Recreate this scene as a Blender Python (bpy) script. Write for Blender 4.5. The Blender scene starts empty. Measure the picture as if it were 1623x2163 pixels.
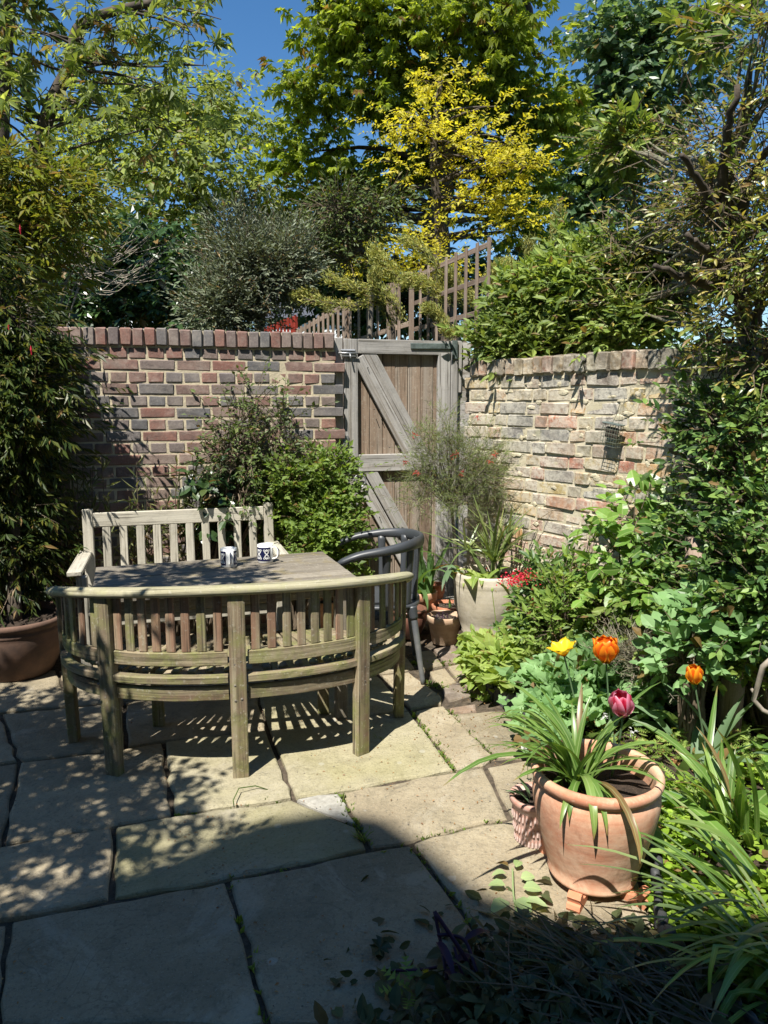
import bpy, math, random
import numpy as np
from mathutils import Vector, Matrix

random.seed(7)
rng = np.random.default_rng(7)
SC = bpy.context.scene
COL = SC.collection
R = math.radians

# ------------------------------------------------------------------ camera, light
CAM_H, PITCH, FPX = 1.55, R(8.5), 1550.0
cd = bpy.data.cameras.new('camera')
cd.sensor_fit = 'VERTICAL'; cd.sensor_height = 24; cd.sensor_width = 18
cd.lens = FPX / 2163 * 24
cd.clip_start = .05; cd.clip_end = 600
cam = bpy.data.objects.new('camera', cd); COL.objects.link(cam)
cam.location = (0, 0, CAM_H); cam.rotation_euler = (R(90) - PITCH, 0, 0)
SC.camera = cam
SUN_EL = R(59); SUN_AZ = (-.423, -.906)          # horizontal direction towards the sun
w = bpy.data.worlds.new('World'); SC.world = w; w.use_nodes = True
nt = w.node_tree; nt.nodes.clear()
sky = nt.nodes.new('ShaderNodeTexSky'); sky.sky_type = 'NISHITA'; sky.sun_disc = False
sky.sun_elevation = SUN_EL; sky.sun_rotation = math.atan2(SUN_AZ[0], SUN_AZ[1])
sky.air_density = 1.0; sky.dust_density = 0; sky.ozone_density = 2.5
bg = nt.nodes.new('ShaderNodeBackground'); bg.inputs[1].default_value = .08
wo = nt.nodes.new('ShaderNodeOutputWorld')
hs_ = nt.nodes.new('ShaderNodeHueSaturation'); hs_.inputs['Saturation'].default_value = 1.25
nt.links.new(sky.outputs[0], hs_.inputs['Color']); nt.links.new(hs_.outputs[0], bg.inputs[0]); nt.links.new(bg.outputs[0], wo.inputs[0])
sd = bpy.data.lights.new('sun', 'SUN'); sd.energy = 5.0; sd.angle = R(.5); sd.color = (1, .955, .87)
sun = bpy.data.objects.new('sun', sd); COL.objects.link(sun)
ld = Vector((-SUN_AZ[0] * math.cos(SUN_EL), -SUN_AZ[1] * math.cos(SUN_EL), -math.sin(SUN_EL)))
sun.rotation_euler = ld.to_track_quat('-Z', 'Y').to_euler(); sun.location = (-3, -6, 12)
SC.view_settings.view_transform = 'Standard'; SC.view_settings.look = 'None'
SC.view_settings.exposure = .92; SC.view_settings.gamma = 1
SC.view_settings.use_curve_mapping = False
SC.cycles.max_bounces = 6; SC.cycles.diffuse_bounces = 3; SC.cycles.glossy_bounces = 2
SC.cycles.transmission_bounces = 3; SC.cycles.transparent_max_bounces = 4

# ------------------------------------------------------------------ survey helpers
def ray(px, py):
    x = (px - 811.5) / FPX; y = -(py - 1081.5) / FPX
    c, s = math.cos(PITCH), math.sin(PITCH)
    return Vector((x, c + y * s, -s + y * c))
def G(px, py, h=0.0):
    d = ray(px, py); t = (h - CAM_H) / d.z
    return Vector((d.x * t, d.y * t, h))
def PY(px, py, Y):
    d = ray(px, py); t = Y / d.y
    return Vector((d.x * t, Y, CAM_H + d.z * t))

# ------------------------------------------------------------------ mesh helpers
class Geo:
    def __init__(s): s.V = []; s.F = []; s.n = 0; s.A = []
    def add(s, V, F, gr=None):
        V = np.asarray(V, float).reshape(-1, 3)
        for f in (F if isinstance(F, list) and len(F) and isinstance(F[0], np.ndarray) and F[0].ndim == 2 else [F]):
            if isinstance(f, np.ndarray): s.F.append(f + s.n)
            else:
                by = {}
                for q in f: by.setdefault(len(q), []).append(q)
                for q in by.values(): s.F.append(np.array(q) + s.n)
        s.V.append(V); s.A.append(V if gr is None else np.asarray(gr, float).reshape(-1, 3)); s.n += len(V)
        return s
    def mesh(s, name, smooth=False):
        me = bpy.data.meshes.new(name)
        if not s.V: return me
        V = np.concatenate(s.V).astype(np.float32)
        me.vertices.add(len(V)); me.vertices.foreach_set('co', V.ravel())
        lv = np.concatenate([f.ravel() for f in s.F]).astype(np.int32)
        cnt = np.concatenate([np.full(len(f), f.shape[1]) for f in s.F])
        st = np.concatenate([[0], np.cumsum(cnt)[:-1]]).astype(np.int32)
        me.loops.add(len(lv)); me.loops.foreach_set('vertex_index', lv)
        me.polygons.add(len(cnt)); me.polygons.foreach_set('loop_start', st)
        me.polygons.foreach_set('use_smooth', np.full(len(cnt), smooth))
        at = me.attributes.new('gr', 'FLOAT_VECTOR', 'POINT')
        at.data.foreach_set('vector', np.concatenate(s.A).astype(np.float32).ravel())
        me.update(calc_edges=True); me.validate()
        return me
    def obj(s, name, mat=None, parent=None, smooth=False, **kw):
        return mkobj(name, s.mesh(name, smooth), mat, parent, **kw)

def mkobj(name, me, mat=None, parent=None, loc=None, rot=None, mtx=None, kind=None, label=None, cat=None, group=None):
    o = bpy.data.objects.new(name, me); COL.objects.link(o)
    if mat is not None and me is not None and not me.materials: me.materials.append(mat)
    if parent is not None: o.parent = parent
    if mtx is not None: o.matrix_basis = mtx
    if loc is not None: o.location = loc
    if rot is not None: o.rotation_euler = rot
    tag(o, label, cat, group, kind)
    return o
def tag(o, label=None, cat=None, group=None, kind=None):
    if label: o['label'] = label
    if cat: o['category'] = cat
    if group: o['group'] = group
    if kind: o['kind'] = kind
    return o
def empty(name, loc=(0, 0, 0), rz=0, **kw):
    o = mkobj(name, None, loc=loc, rot=(0, 0, rz), **kw); o.empty_display_size = .1
    return o

def cbox_vf(sx, sy, sz, c=.003):
    """box centred on the origin with chamfered edges"""
    c = min(c, sx * .45, sy * .45, sz * .45)
    V = []; idx = {}
    h = (sx / 2, sy / 2, sz / 2)
    for ix in (-1, 1):
        for iy in (-1, 1):
            for iz in (-1, 1):
                s = (ix, iy, iz)
                for a in range(3):
                    p = [s[k] * (h[k] if k == a else h[k] - c) for k in range(3)]
                    idx[(s, a)] = len(V); V.append(p)
    F = []
    for a in range(3):
        b, d = (a + 1) % 3, (a + 2) % 3
        for sg in (-1, 1):
            q = []
            for (u, v) in ((-1, -1), (1, -1), (1, 1), (-1, 1)):
                s = [0, 0, 0]; s[a] = sg; s[b] = u; s[d] = v; q.append(idx[(tuple(s), a)])
            F.append(q if sg > 0 else q[::-1])
    for a in range(3):
        b, d = (a + 1) % 3, (a + 2) % 3
        for u in (-1, 1):
            for v in (-1, 1):
                s0 = [0, 0, 0]; s0[b] = u; s0[d] = v; s1 = list(s0); s0[a] = -1; s1[a] = 1
                s0, s1 = tuple(s0), tuple(s1)
                q = [idx[(s0, b)], idx[(s1, b)], idx[(s1, d)], idx[(s0, d)]]
                F.append(q if u * v > 0 else q[::-1])
    for ix in (-1, 1):
        for iy in (-1, 1):
            for iz in (-1, 1):
                s = (ix, iy, iz); q = [idx[(s, k)] for k in range(3)]
                F.append(q if ix * iy * iz > 0 else q[::-1])
    return np.array(V), F

def frame_mtx(p0, p1, up=(0, 0, 1)):
    p0, p1 = Vector(p0), Vector(p1); x = (p1 - p0).normalized(); u = Vector(up)
    if abs(x.dot(u)) > .98: u = Vector((0, 1, 0))
    y = u.cross(x).normalized(); z = x.cross(y)
    m = Matrix((x, y, z)).transposed().to_4x4(); m.translation = (p0 + p1) / 2
    return m
def wbox(name, p0, p1, wd, th, mat, parent, up=(0, 0, 1), c=.004, worn=0.0, **kw):
    """a timber from p0 to p1, wd across and th along 'up'; its own x axis is the grain"""
    L = (Vector(p1) - Vector(p0)).length
    V, F = cbox_vf(L, wd, th, c)
    if worn: V = V + rng.normal(0, worn, V.shape)
    g = Geo(); g.add(V, F)
    return g.obj(name, mat, parent, mtx=frame_mtx(p0, p1, up), **kw)

def tube_vf(P, rad, k=6, cap=True, sq=1.0):
    P = np.asarray([tuple(p) for p in P], float); n = len(P)
    rad = np.full(n, rad) if np.isscalar(rad) else np.asarray(rad, float)
    T = np.gradient(P, axis=0); T /= np.linalg.norm(T, axis=1)[:, None] + 1e-9
    up = np.array([0, 0, 1.]) if abs(T[0][2]) < .9 else np.array([0, 1., 0])
    V = []; A = []; s = 0
    N = np.cross(T[0], up); N /= np.linalg.norm(N)
    for i in range(n):
        N = N - T[i] * N.dot(T[i]); N /= np.linalg.norm(N) + 1e-9
        B = np.cross(T[i], N)
        if i: s += np.linalg.norm(P[i] - P[i - 1])
        for j in range(k):
            a = 2 * math.pi * j / k
            V.append(P[i] + rad[i] * (math.cos(a) * N + math.sin(a) * B * sq)); A.append((s, rad[i] * math.cos(a), rad[i] * math.sin(a)))
    F = [[i * k + j, i * k + (j + 1) % k, (i + 1) * k + (j + 1) % k, (i + 1) * k + j] for i in range(n - 1) for j in range(k)]
    if cap: F += [list(range(k))[::-1], [(n - 1) * k + j for j in range(k)]]
    return np.array(V), F, np.array(A)
def add_tube(g, P, rad, k=6, cap=True):
    V, F, A = tube_vf(P, rad, k, cap); g.add(V, F, A); return g

def lathe_vf(prof, k=40, center=(0, 0, 0), wob=0.0):
    V = []; F = []; c = center; n = len(prof)
    for i, (r, z) in enumerate(prof):
        for j in range(k):
            a = 2 * math.pi * j / k; rr = r * (1 + wob * math.sin(2 * a + z * 9))
            V.append((c[0] + rr * math.cos(a), c[1] + rr * math.sin(a), c[2] + z))
    for i in range(n - 1):
        for j in range(k): F.append([i * k + j, i * k + (j + 1) % k, (i + 1) * k + (j + 1) % k, (i + 1) * k + j])
    return V, F
def smoothpath(pts, n=8):
    """Catmull-Rom through points"""
    P = [Vector(p) for p in pts]; P = [P[0] * 2 - P[1]] + P + [P[-1] * 2 - P[-2]]; out = []
    for i in range(1, len(P) - 2):
        for t in np.linspace(0, 1, n, endpoint=False):
            a, b, c, d = P[i - 1:i + 3]
            out.append(.5 * ((2 * b) + (c - a) * t + (2 * a - 5 * b + 4 * c - d) * t * t + (3 * b - a - 3 * c + d) * t ** 3))
    out.append(P[-2]); return out
SUNV = np.array([-ld.x, -ld.y, -ld.z])       # leaves turn their faces to the light
def nrm(a): return a / (np.linalg.norm(a, axis=-1, keepdims=True) + 1e-9)

# ------------------------------------------------------------------ leaf templates (y = along the leaf, z = upper side)
def T_rhomb(w=.4, lift=.08, droop=.1):
    return np.array([(0, 0, 0), (w / 2, .45, lift), (0, 1, -droop), (-w / 2, .45, lift)]), np.array([(0, 1, 2), (0, 2, 3)])
def T_oval(w=.5, lift=.06, droop=.12):
    V = [(0, 0, 0), (w * .42, .22, lift), (w * .5, .52, lift), (w * .28, .82, lift * .5 - droop * .5), (0, 1, -droop), (0, .5, 0),
         (-w * .28, .82, lift * .5 - droop * .5), (-w * .5, .52, lift), (-w * .42, .22, lift)]
    return np.array(V), np.array([(0, 1, 5), (1, 2, 5), (2, 3, 5), (3, 4, 5), (4, 6, 5), (6, 7, 5), (7, 8, 5), (8, 0, 5)])
def T_palm(n=5, spread=140, w=.3, droop=.25):
    V = [(0, 0, 0)]; F = []
    for i in range(n):
        a = R(-spread / 2 + spread * i / (n - 1)); L = 1 - .35 * abs(2 * i / (n - 1) - 1)
        dx, dy = math.sin(a), math.cos(a); b = len(V)
        V += [(dx * L * .5 + dy * w * .5 * L, dy * L * .5 - dx * w * .5 * L, .05), (dx * L, dy * L, -droop),
              (dx * L * .5 - dy * w * .5 * L, dy * L * .5 + dx * w * .5 * L, .05)]
        F += [(0, b, b + 1), (0, b + 1, b + 2)]
    return np.array(V), np.array(F)
def T_lobed(n=3):
    """rounded, lobed leaf"""
    V = [(0, .1, 0)]; F = []; pts = []
    m = n * 6
    for i in range(m + 1):
        a = -math.pi * .82 + 2 * math.pi * .82 * i / m
        r = .52 + .12 * math.cos(a * n * 1.25) + (.05 if i % 2 else -.02)
        V.append((r * math.sin(a), .45 + r * math.cos(a), .06 * math.cos(a * n) - .04))
    F = [(0, i, i + 1) for i in range(1, m + 1)]
    return np.array(V) , np.array([(a, c, b) for a, b, c in F])
def T_holly():
    L = [(0, 0), (.16, .12), (.32, .2), (.2, .32), (.4, .44), (.22, .55), (.38, .7), (.16, .75), (0, 1.05)]
    P = L + [(-x, y) for x, y in L[-2:0:-1]]
    V = [(0, .45, -.05)] + [(x, y, .12 * abs(x) * 2 + (.06 if i % 2 else -.02)) for i, (x, y) in enumerate(P)]
    n = len(P)
    return np.array(V), np.array([(0, 1 + (i + 1) % n, 1 + i) for i in range(n)])
def T_fern(n=7):
    V = []; F = []
    for s in (1, -1):
        for i in range(n):
            y0 = .1 + .85 * i / n; L = .22 * math.sin(math.pi * (.18 + .8 * i / n)) + .02; b = len(V)
            V += [(0, y0, 0), (s * L, y0 + .13, .03), (0, y0 + .13, 0)]; F.append((b, b + 1, b + 2) if s < 0 else (b, b + 2, b + 1))
    b = len(V); V += [(0, 0, 0), (.03, .1, 0), (0, 1.02, 0), (-.03, .1, 0)]; F += [(b, b + 1, b + 2), (b, b + 2, b + 3)]
    return np.array(V), np.array(F)

def scatter(g, T, P, D, N, S):
    V, F = T; P, D, N = np.asarray(P, float), nrm(np.asarray(D, float)), np.asarray(N, float)
    S = np.broadcast_to(np.asarray(S, float), (len(P),))
    X = nrm(np.cross(D, N)); Z = np.cross(X, D)
    out = P[:, None, :] + S[:, None, None] * (V[None, :, 0:1] * X[:, None] + V[None, :, 1:2] * D[:, None] + V[None, :, 2:3] * Z[:, None])
    nv = len(V); FF = (F[None] + (np.arange(len(P)) * nv)[:, None, None]).reshape(-1, F.shape[1])
    g.add(out.reshape(-1, 3), FF, np.tile(V, (len(P), 1)))
def rdir(n, up=0.0):
    d = rng.normal(size=(n, 3)); d = nrm(d); d[:, 2] += up; return nrm(d)
def twig_leaves(g, O, D, L, nl, T, size, ang=50, droop=0.0, jit=.25, upn=1.0, tip=True, size_jit=.38):
    """leaves set alternately along straight twigs O + D*L"""
    n = len(O); O, D = np.asarray(O, float), nrm(np.asarray(D, float)); L = np.broadcast_to(L, (n,))
    up = np.array([0, 0, 1.]); X = nrm(np.cross(D, up + rng.normal(0, .15, (n, 3)))); Y = np.cross(X, D)
    for i in range(nl):
        t = (i + .6) / nl; last = tip and i == nl - 1
        ph = rng.uniform(0, 2 * math.pi, n) if upn < .5 else (i % 2) * math.pi + rng.normal(0, .5, n)
        side = np.cos(ph)[:, None] * X + np.sin(ph)[:, None] * Y
        a = 0.15 if last else R(ang)
        d = D * math.cos(a) + side * math.sin(a); d[:, 2] -= droop; d += rng.normal(0, jit, (n, 3)) * .6
        nn = SUNV * upn + rng.normal(0, jit + .15, (n, 3))
        scatter(g, T, O + D * (L * t)[:, None], d, nn, size * (1 + rng.normal(0, size_jit, n)).clip(.4, 1.7))
def clump_twigs(blobs, K, per, sig=(.16, .16, .09), shell=.55, outward=1.0, up=.25):
    """blobs: list of (center, (rx,ry,rz), weight) -> twig origins and directions gathered in clumps"""
    O = []; D = []; W = np.array([b[2] for b in blobs], float); W /= W.sum(); C = []
    for b, wgt in zip(blobs, W):
        k = max(1, int(round(K * wgt))); d = rdir(k); r = shell + (1 - shell) * rng.random(k) ** .6
        c = np.array(b[0])[None] + d * r[:, None] * np.array(b[1])[None]; C.append(c)
        for cc, dd in zip(c, d):
            m = max(2, int(per * rng.uniform(.6, 1.4)))
            q = rng.normal(size=(m, 3)) * np.array(sig) * rng.uniform(.7, 1.35)
            o = cc + q; O.append(o)
            D.append(nrm(q * 1.5 / max(sig) + dd * outward + np.array([0, 0, up]) + rng.normal(0, .3, (m, 3))))
    return np.concatenate(O), np.concatenate(D), np.concatenate(C)
def limbs(g, start, targets, r0, r1, k=5, sag=.12, jit=.06, n=7):
    for t in targets:
        s = Vector(start if not callable(start) else start(t)); t = Vector(t); L = (t - s).length; P = []
        mid = s.lerp(t, .5) + Vector(rng.normal(0, jit * L, 3)) + Vector((0, 0, sag * L))
        for u in np.linspace(0, 1, n):
            p = s.lerp(mid, u).lerp(mid.lerp(t, u), u) + Vector(rng.normal(0, jit * .12 * L, 3)) * (0 < u < 1)
            P.append(p)
        add_tube(g, P, np.linspace(r0, r1, n), k, cap=False)
# ------------------------------------------------------------------ materials
def new_mat(name):
    m = bpy.data.materials.new(name); m.use_nodes = True; t = m.node_tree; t.nodes.clear()
    return m, t
def N(t, typ, **kw):
    n = t.nodes.new(typ)
    for k, v in kw.items():
        if k.startswith('i_'):
            key = k[2:]; key = int(key) if key.isdigit() else key.replace('_', ' ')
            n.inputs[key].default_value = v
        else: setattr(n, k, v)
    return n
def L_(t, a, b): t.links.new(a, b)
def ramp(t, stops, interp='LINEAR'):
    r = t.nodes.new('ShaderNodeValToRGB'); e = r.color_ramp; e.interpolation = interp
    while len(e.elements) < len(stops): e.elements.new(.5)
    for el, (p, c) in zip(e.elements, stops):
        el.position = p; el.color = (*c, 1)
    return r
def rnd_value(t):
    """random value that differs per object and per island"""
    oi = N(t, 'ShaderNodeObjectInfo'); ge = N(t, 'ShaderNodeNewGeometry')
    a = N(t, 'ShaderNodeMath', operation='ADD'); L_(t, oi.outputs['Random'], a.inputs[0]); L_(t, ge.outputs['Random Per Island'], a.inputs[1])
    f = N(t, 'ShaderNodeMath', operation='FRACT'); L_(t, a.outputs[0], f.inputs[0]); return f.outputs[0]
def mixc(t, fac, a, b, mode='MIX'):
    m = N(t, 'ShaderNodeMix', data_type='RGBA', blend_type=mode)
    if hasattr(fac, 'links'): L_(t, fac, m.inputs[0])
    else: m.inputs[0].default_value = fac
    for s, i in ((a, 6), (b, 7)):
        if hasattr(s, 'links'): L_(t, s, m.inputs[i])
        else: m.inputs[i].default_value = (*s, 1)
    return m.outputs[2]
def noise(t, vec, scale, detail=4, rough=.6, dist=0.0):
    n = N(t, 'ShaderNodeTexNoise'); n.inputs['Scale'].default_value = scale; n.inputs['Detail'].default_value = detail
    n.inputs['Roughness'].default_value = rough; n.inputs['Distortion'].default_value = dist
    if vec is not None: L_(t, vec, n.inputs['Vector'])
    return n.outputs[0]
def rng_map(t, v, a, b, c=0.0, d=1.0):
    m = N(t, 'ShaderNodeMapRange'); L_(t, v, m.inputs[0])
    for i, x in enumerate((a, b, c, d)): m.inputs[i + 1].default_value = x
    return m.outputs[0]
def bump(t, h, strength=.4, dist=.01):
    b = N(t, 'ShaderNodeBump'); b.inputs['Strength'].default_value = strength; b.inputs['Distance'].default_value = dist
    L_(t, h, b.inputs['Height']); return b.outputs[0]
def finish(m, t, color, rough=.7, nrm_=None, spec=.3, metal=0.0):
    p = N(t, 'ShaderNodeBsdfPrincipled'); o = N(t, 'ShaderNodeOutputMaterial')
    if hasattr(color, 'links'): L_(t, color, p.inputs['Base Color'])
    else: p.inputs['Base Color'].default_value = (*color, 1)
    if hasattr(rough, 'links'): L_(t, rough, p.inputs['Roughness'])
    else: p.inputs['Roughness'].default_value = rough
    p.inputs['Specular IOR Level'].default_value = spec; p.inputs['Metallic'].default_value = metal
    if nrm_ is not None: L_(t, nrm_, p.inputs['Normal'])
    L_(t, p.outputs[0], o.inputs[0]); return m
def objco(t, scale=(1, 1, 1), src='gr', rnd=True):
    if src == 'gr':
        a = N(t, 'ShaderNodeAttribute', attribute_name='gr'); v = a.outputs['Vector']
    else:
        a = N(t, 'ShaderNodeTexCoord'); v = a.outputs[src]
    mp = N(t, 'ShaderNodeMapping'); L_(t, v, mp.inputs[0]); mp.inputs['Scale'].default_value = scale
    if rnd:
        oi = N(t, 'ShaderNodeObjectInfo'); mu = N(t, 'ShaderNodeMath', operation='MULTIPLY'); mu.inputs[1].default_value = 37
        L_(t, oi.outputs['Random'], mu.inputs[0]); L_(t, mu.outputs[0], mp.inputs['Location'])
    return mp.outputs[0]
def wpos(t): return N(t, 'ShaderNodeNewGeometry').outputs['Position']

def mat_leaf(name, cols, trans=.35, rough=.5, spec=.3, vein=.0, tcol=1.7, dead=True):
    m, t = new_mat(name)
    rv = rnd_value(t); n = len(cols)
    r = ramp(t, [((i + .0) / max(1, n - 1) * (.955 if dead else 1), c) for i, c in enumerate(cols)] + ([(.97, (.2, .13, .05))] if dead else [])); L_(t, rv, r.inputs[0])
    big = noise(t, wpos(t), 2.2, 2); f = rng_map(t, big, .35, .65, .72, 1.18)
    col = mixc(t, 1.0, r.outputs[0], (1, 1, 1), 'MULTIPLY')
    vm = N(t, 'ShaderNodeVectorMath', operation='SCALE'); L_(t, col, vm.inputs[0]); L_(t, f, vm.inputs['Scale'])
    col = vm.outputs[0]
    if vein:
        a = N(t, 'ShaderNodeAttribute', attribute_name='gr'); sx = N(t, 'ShaderNodeSeparateXYZ'); L_(t, a.outputs['Vector'], sx.inputs[0])
        ab = N(t, 'ShaderNodeMath', operation='ABSOLUTE'); L_(t, sx.outputs[0], ab.inputs[0])
        mk = rng_map(t, ab.outputs[0], 0, .05, vein, 0); col = mixc(t, mk, col, (.42, .5, .22))
        ty = N(t, 'ShaderNodeMath', operation='ADD'); L_(t, sx.outputs[1], ty.inputs[0]); L_(t, rng_map(t, big, .3, .7, -.12, .08), ty.inputs[1]); col = mixc(t, rng_map(t, ty.outputs[0], .9, .97, 0, .9), col, (.28, .19, .08))
    p = N(t, 'ShaderNodeBsdfPrincipled'); L_(t, col, p.inputs['Base Color']); p.inputs['Roughness'].default_value = rough
    p.inputs['Specular IOR Level'].default_value = spec
    tr = N(t, 'ShaderNodeBsdfTranslucent'); tc = N(t, 'ShaderNodeVectorMath', operation='MULTIPLY'); L_(t, col, tc.inputs[0])
    tc.inputs[1].default_value = (tcol * 1.15, tcol * 1.1, tcol * .45); L_(t, tc.outputs[0], tr.inputs[0])
    mx = N(t, 'ShaderNodeMixShader'); mx.inputs[0].default_value = trans
    o = N(t, 'ShaderNodeOutputMaterial'); L_(t, p.outputs[0], mx.inputs[1]); L_(t, tr.outputs[0], mx.inputs[2]); L_(t, mx.outputs[0], o.inputs[0])
    return m
def mat_wood(name, cols, grain=55, moss=0.0, rough=.82, streak=None, bs=.5, mossc=(.22, .25, .07), blot=.3):
    m, t = new_mat(name)
    v = objco(t, (1.6, grain, grain)); n1 = noise(t, v, 1.0, 6, .65, .35)
    v2 = objco(t, (.9, 9, 9)); n2 = noise(t, v2, 1.0, 3, .5)
    r = ramp(t, [(i / (len(cols) - 1) * .5 + .25, c) for i, c in enumerate(cols)])
    ad = N(t, 'ShaderNodeMath', operation='MULTIPLY_ADD'); L_(t, n1, ad.inputs[0]); ad.inputs[1].default_value = .6
    s2 = N(t, 'ShaderNodeMath', operation='MULTIPLY'); s2.inputs[1].default_value = .4; L_(t, n2, s2.inputs[0]); L_(t, s2.outputs[0], ad.inputs[2])
    L_(t, ad.outputs[0], r.inputs[0]); col = r.outputs[0]
    oi = N(t, 'ShaderNodeObjectInfo'); br = rng_map(t, oi.outputs['Random'], 0, 1, .8, 1.18)
    sc = N(t, 'ShaderNodeVectorMath', operation='SCALE'); L_(t, col, sc.inputs[0]); L_(t, br, sc.inputs['Scale']); col = sc.outputs[0]
    if streak:
        sv = objco(t, (.5, 14, 14)); sn = noise(t, sv, 1.0, 3); col = mixc(t, rng_map(t, sn, .5, .68), col, streak)
    if moss:
        mn = noise(t, wpos(t), 7, 5, .7); col = mixc(t, rng_map(t, mn, .62 - moss * .3, .72 - moss * .1, 0, min(1, moss * 1.2)), col, mossc)
    col = mixc(t, rng_map(t, noise(t, wpos(t), 13, 6, .8), .5, .7, 0, blot), col, (.07, .06, .04)); col = mixc(t, rng_map(t, noise(t, wpos(t), 60, 3, .7), .58, .7, 0, .35), col, (.5, .48, .4))
    dk = noise(t, objco(t, (3, 120, 120)), 1.0, 2); col = mixc(t, rng_map(t, dk, .56, .7, 0, .75), col, (.05, .042, .03))
    return finish(m, t, col, rough, bump(t, n1, bs, .004), .2)
BR_L = [(0, (.25, .125, .10)), (.16, (.27, .15, .12)), (.32, (.22, .135, .115)), (.46, (.25, .18, .15)), (.6, (.21, .17, .155)), (.76, (.165, .157, .155)), (.9, (.135, .133, .137)), (1, (.29, .16, .125))]
BR_R = [(0, (0.442, 0.325, 0.169)), (.14, (0.390, 0.208, 0.130)), (.26, (0.429, 0.377, 0.247)), (.4, (0.312, 0.260, 0.202)), (.52, (0.520, 0.390, 0.143)), (.62, (0.442, 0.156, 0.098)), (.72, (0.364, 0.338, 0.260)), (.86, (0.156, 0.156, 0.163)), (.93, (0.468, 0.338, 0.234)), (1, (0.390, 0.351, 0.260))]
def mat_brick(name, stops, speck=.3, lime=0.0, bs=.5):
    m, t = new_mat(name); rv = rnd_value(t); r = ramp(t, stops, 'CONSTANT' if False else 'LINEAR'); L_(t, rv, r.inputs[0]); col = r.outputs[0]
    P = wpos(t)
    n1 = noise(t, P, 22, 5, .7); col = mixc(t, rng_map(t, n1, .45, .7, 0, .5), col, (.085, .07, .065), 'MIX'); col = mixc(t, rng_map(t, noise(t, P, 7, 6, .75), .48, .66, 0, .42), col, (.4, .35, .3)); col = mixc(t, rng_map(t, noise(t, P, 2.2, 5, .7), .5, .68, 0, .45), col, (.09, .08, .07))
    n2 = noise(t, P, 90, 4, .75); col = mixc(t, rng_map(t, n2, .55, .68, 0, speck), col, (.45, .4, .33))
    if lime:
        n3 = noise(t, P, 3.2, 6, .75); n4 = noise(t, P, 34, 3, .7)
        mu = N(t, 'ShaderNodeMath', operation='MULTIPLY'); L_(t, rng_map(t, n3, .36, .52), mu.inputs[0]); L_(t, rng_map(t, n4, .34, .52), mu.inputs[1])
        m2 = N(t, 'ShaderNodeMath', operation='MULTIPLY'); L_(t, mu.outputs[0], m2.inputs[0]); m2.inputs[1].default_value = lime * .68
        col = mixc(t, m2.outputs[0], col, (.64, .6, .5))
        n5 = noise(t, P, 2.0, 4, .7); col = mixc(t, rng_map(t, n5, .58, .7, 0, .5), col, (.3, .31, .13))
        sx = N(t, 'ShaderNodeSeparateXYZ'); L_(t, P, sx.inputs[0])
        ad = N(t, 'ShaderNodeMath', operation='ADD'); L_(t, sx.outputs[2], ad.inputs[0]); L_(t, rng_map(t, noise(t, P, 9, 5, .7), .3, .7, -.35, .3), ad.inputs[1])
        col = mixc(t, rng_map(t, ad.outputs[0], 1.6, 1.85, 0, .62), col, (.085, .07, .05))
    return finish(m, t, col, .9, bump(t, noise(t, P, 60, 6, .75), bs, .006), .15)
def mat_simple(name, c, rough=.6, var=.15, scale=12, bs=.15, c2=None, spec=.3, metal=0, speck=None, coord='Object'):
    m, t = new_mat(name); v = objco(t, (1, 1, 1), coord, False); n = noise(t, v, scale, 5, .65)
    c2 = c2 or tuple(x * (1 - var * 2) for x in c); col = mixc(t, rng_map(t, n, .35, .65), c, c2)
    if speck:
        n2 = noise(t, v, scale * 9, 3, .7); col = mixc(t, rng_map(t, n2, .6, .68, 0, .7), col, speck)
    return finish(m, t, col, rough, bump(t, noise(t, v, scale * 4, 4, .7), bs, .004), spec, metal)
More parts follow.
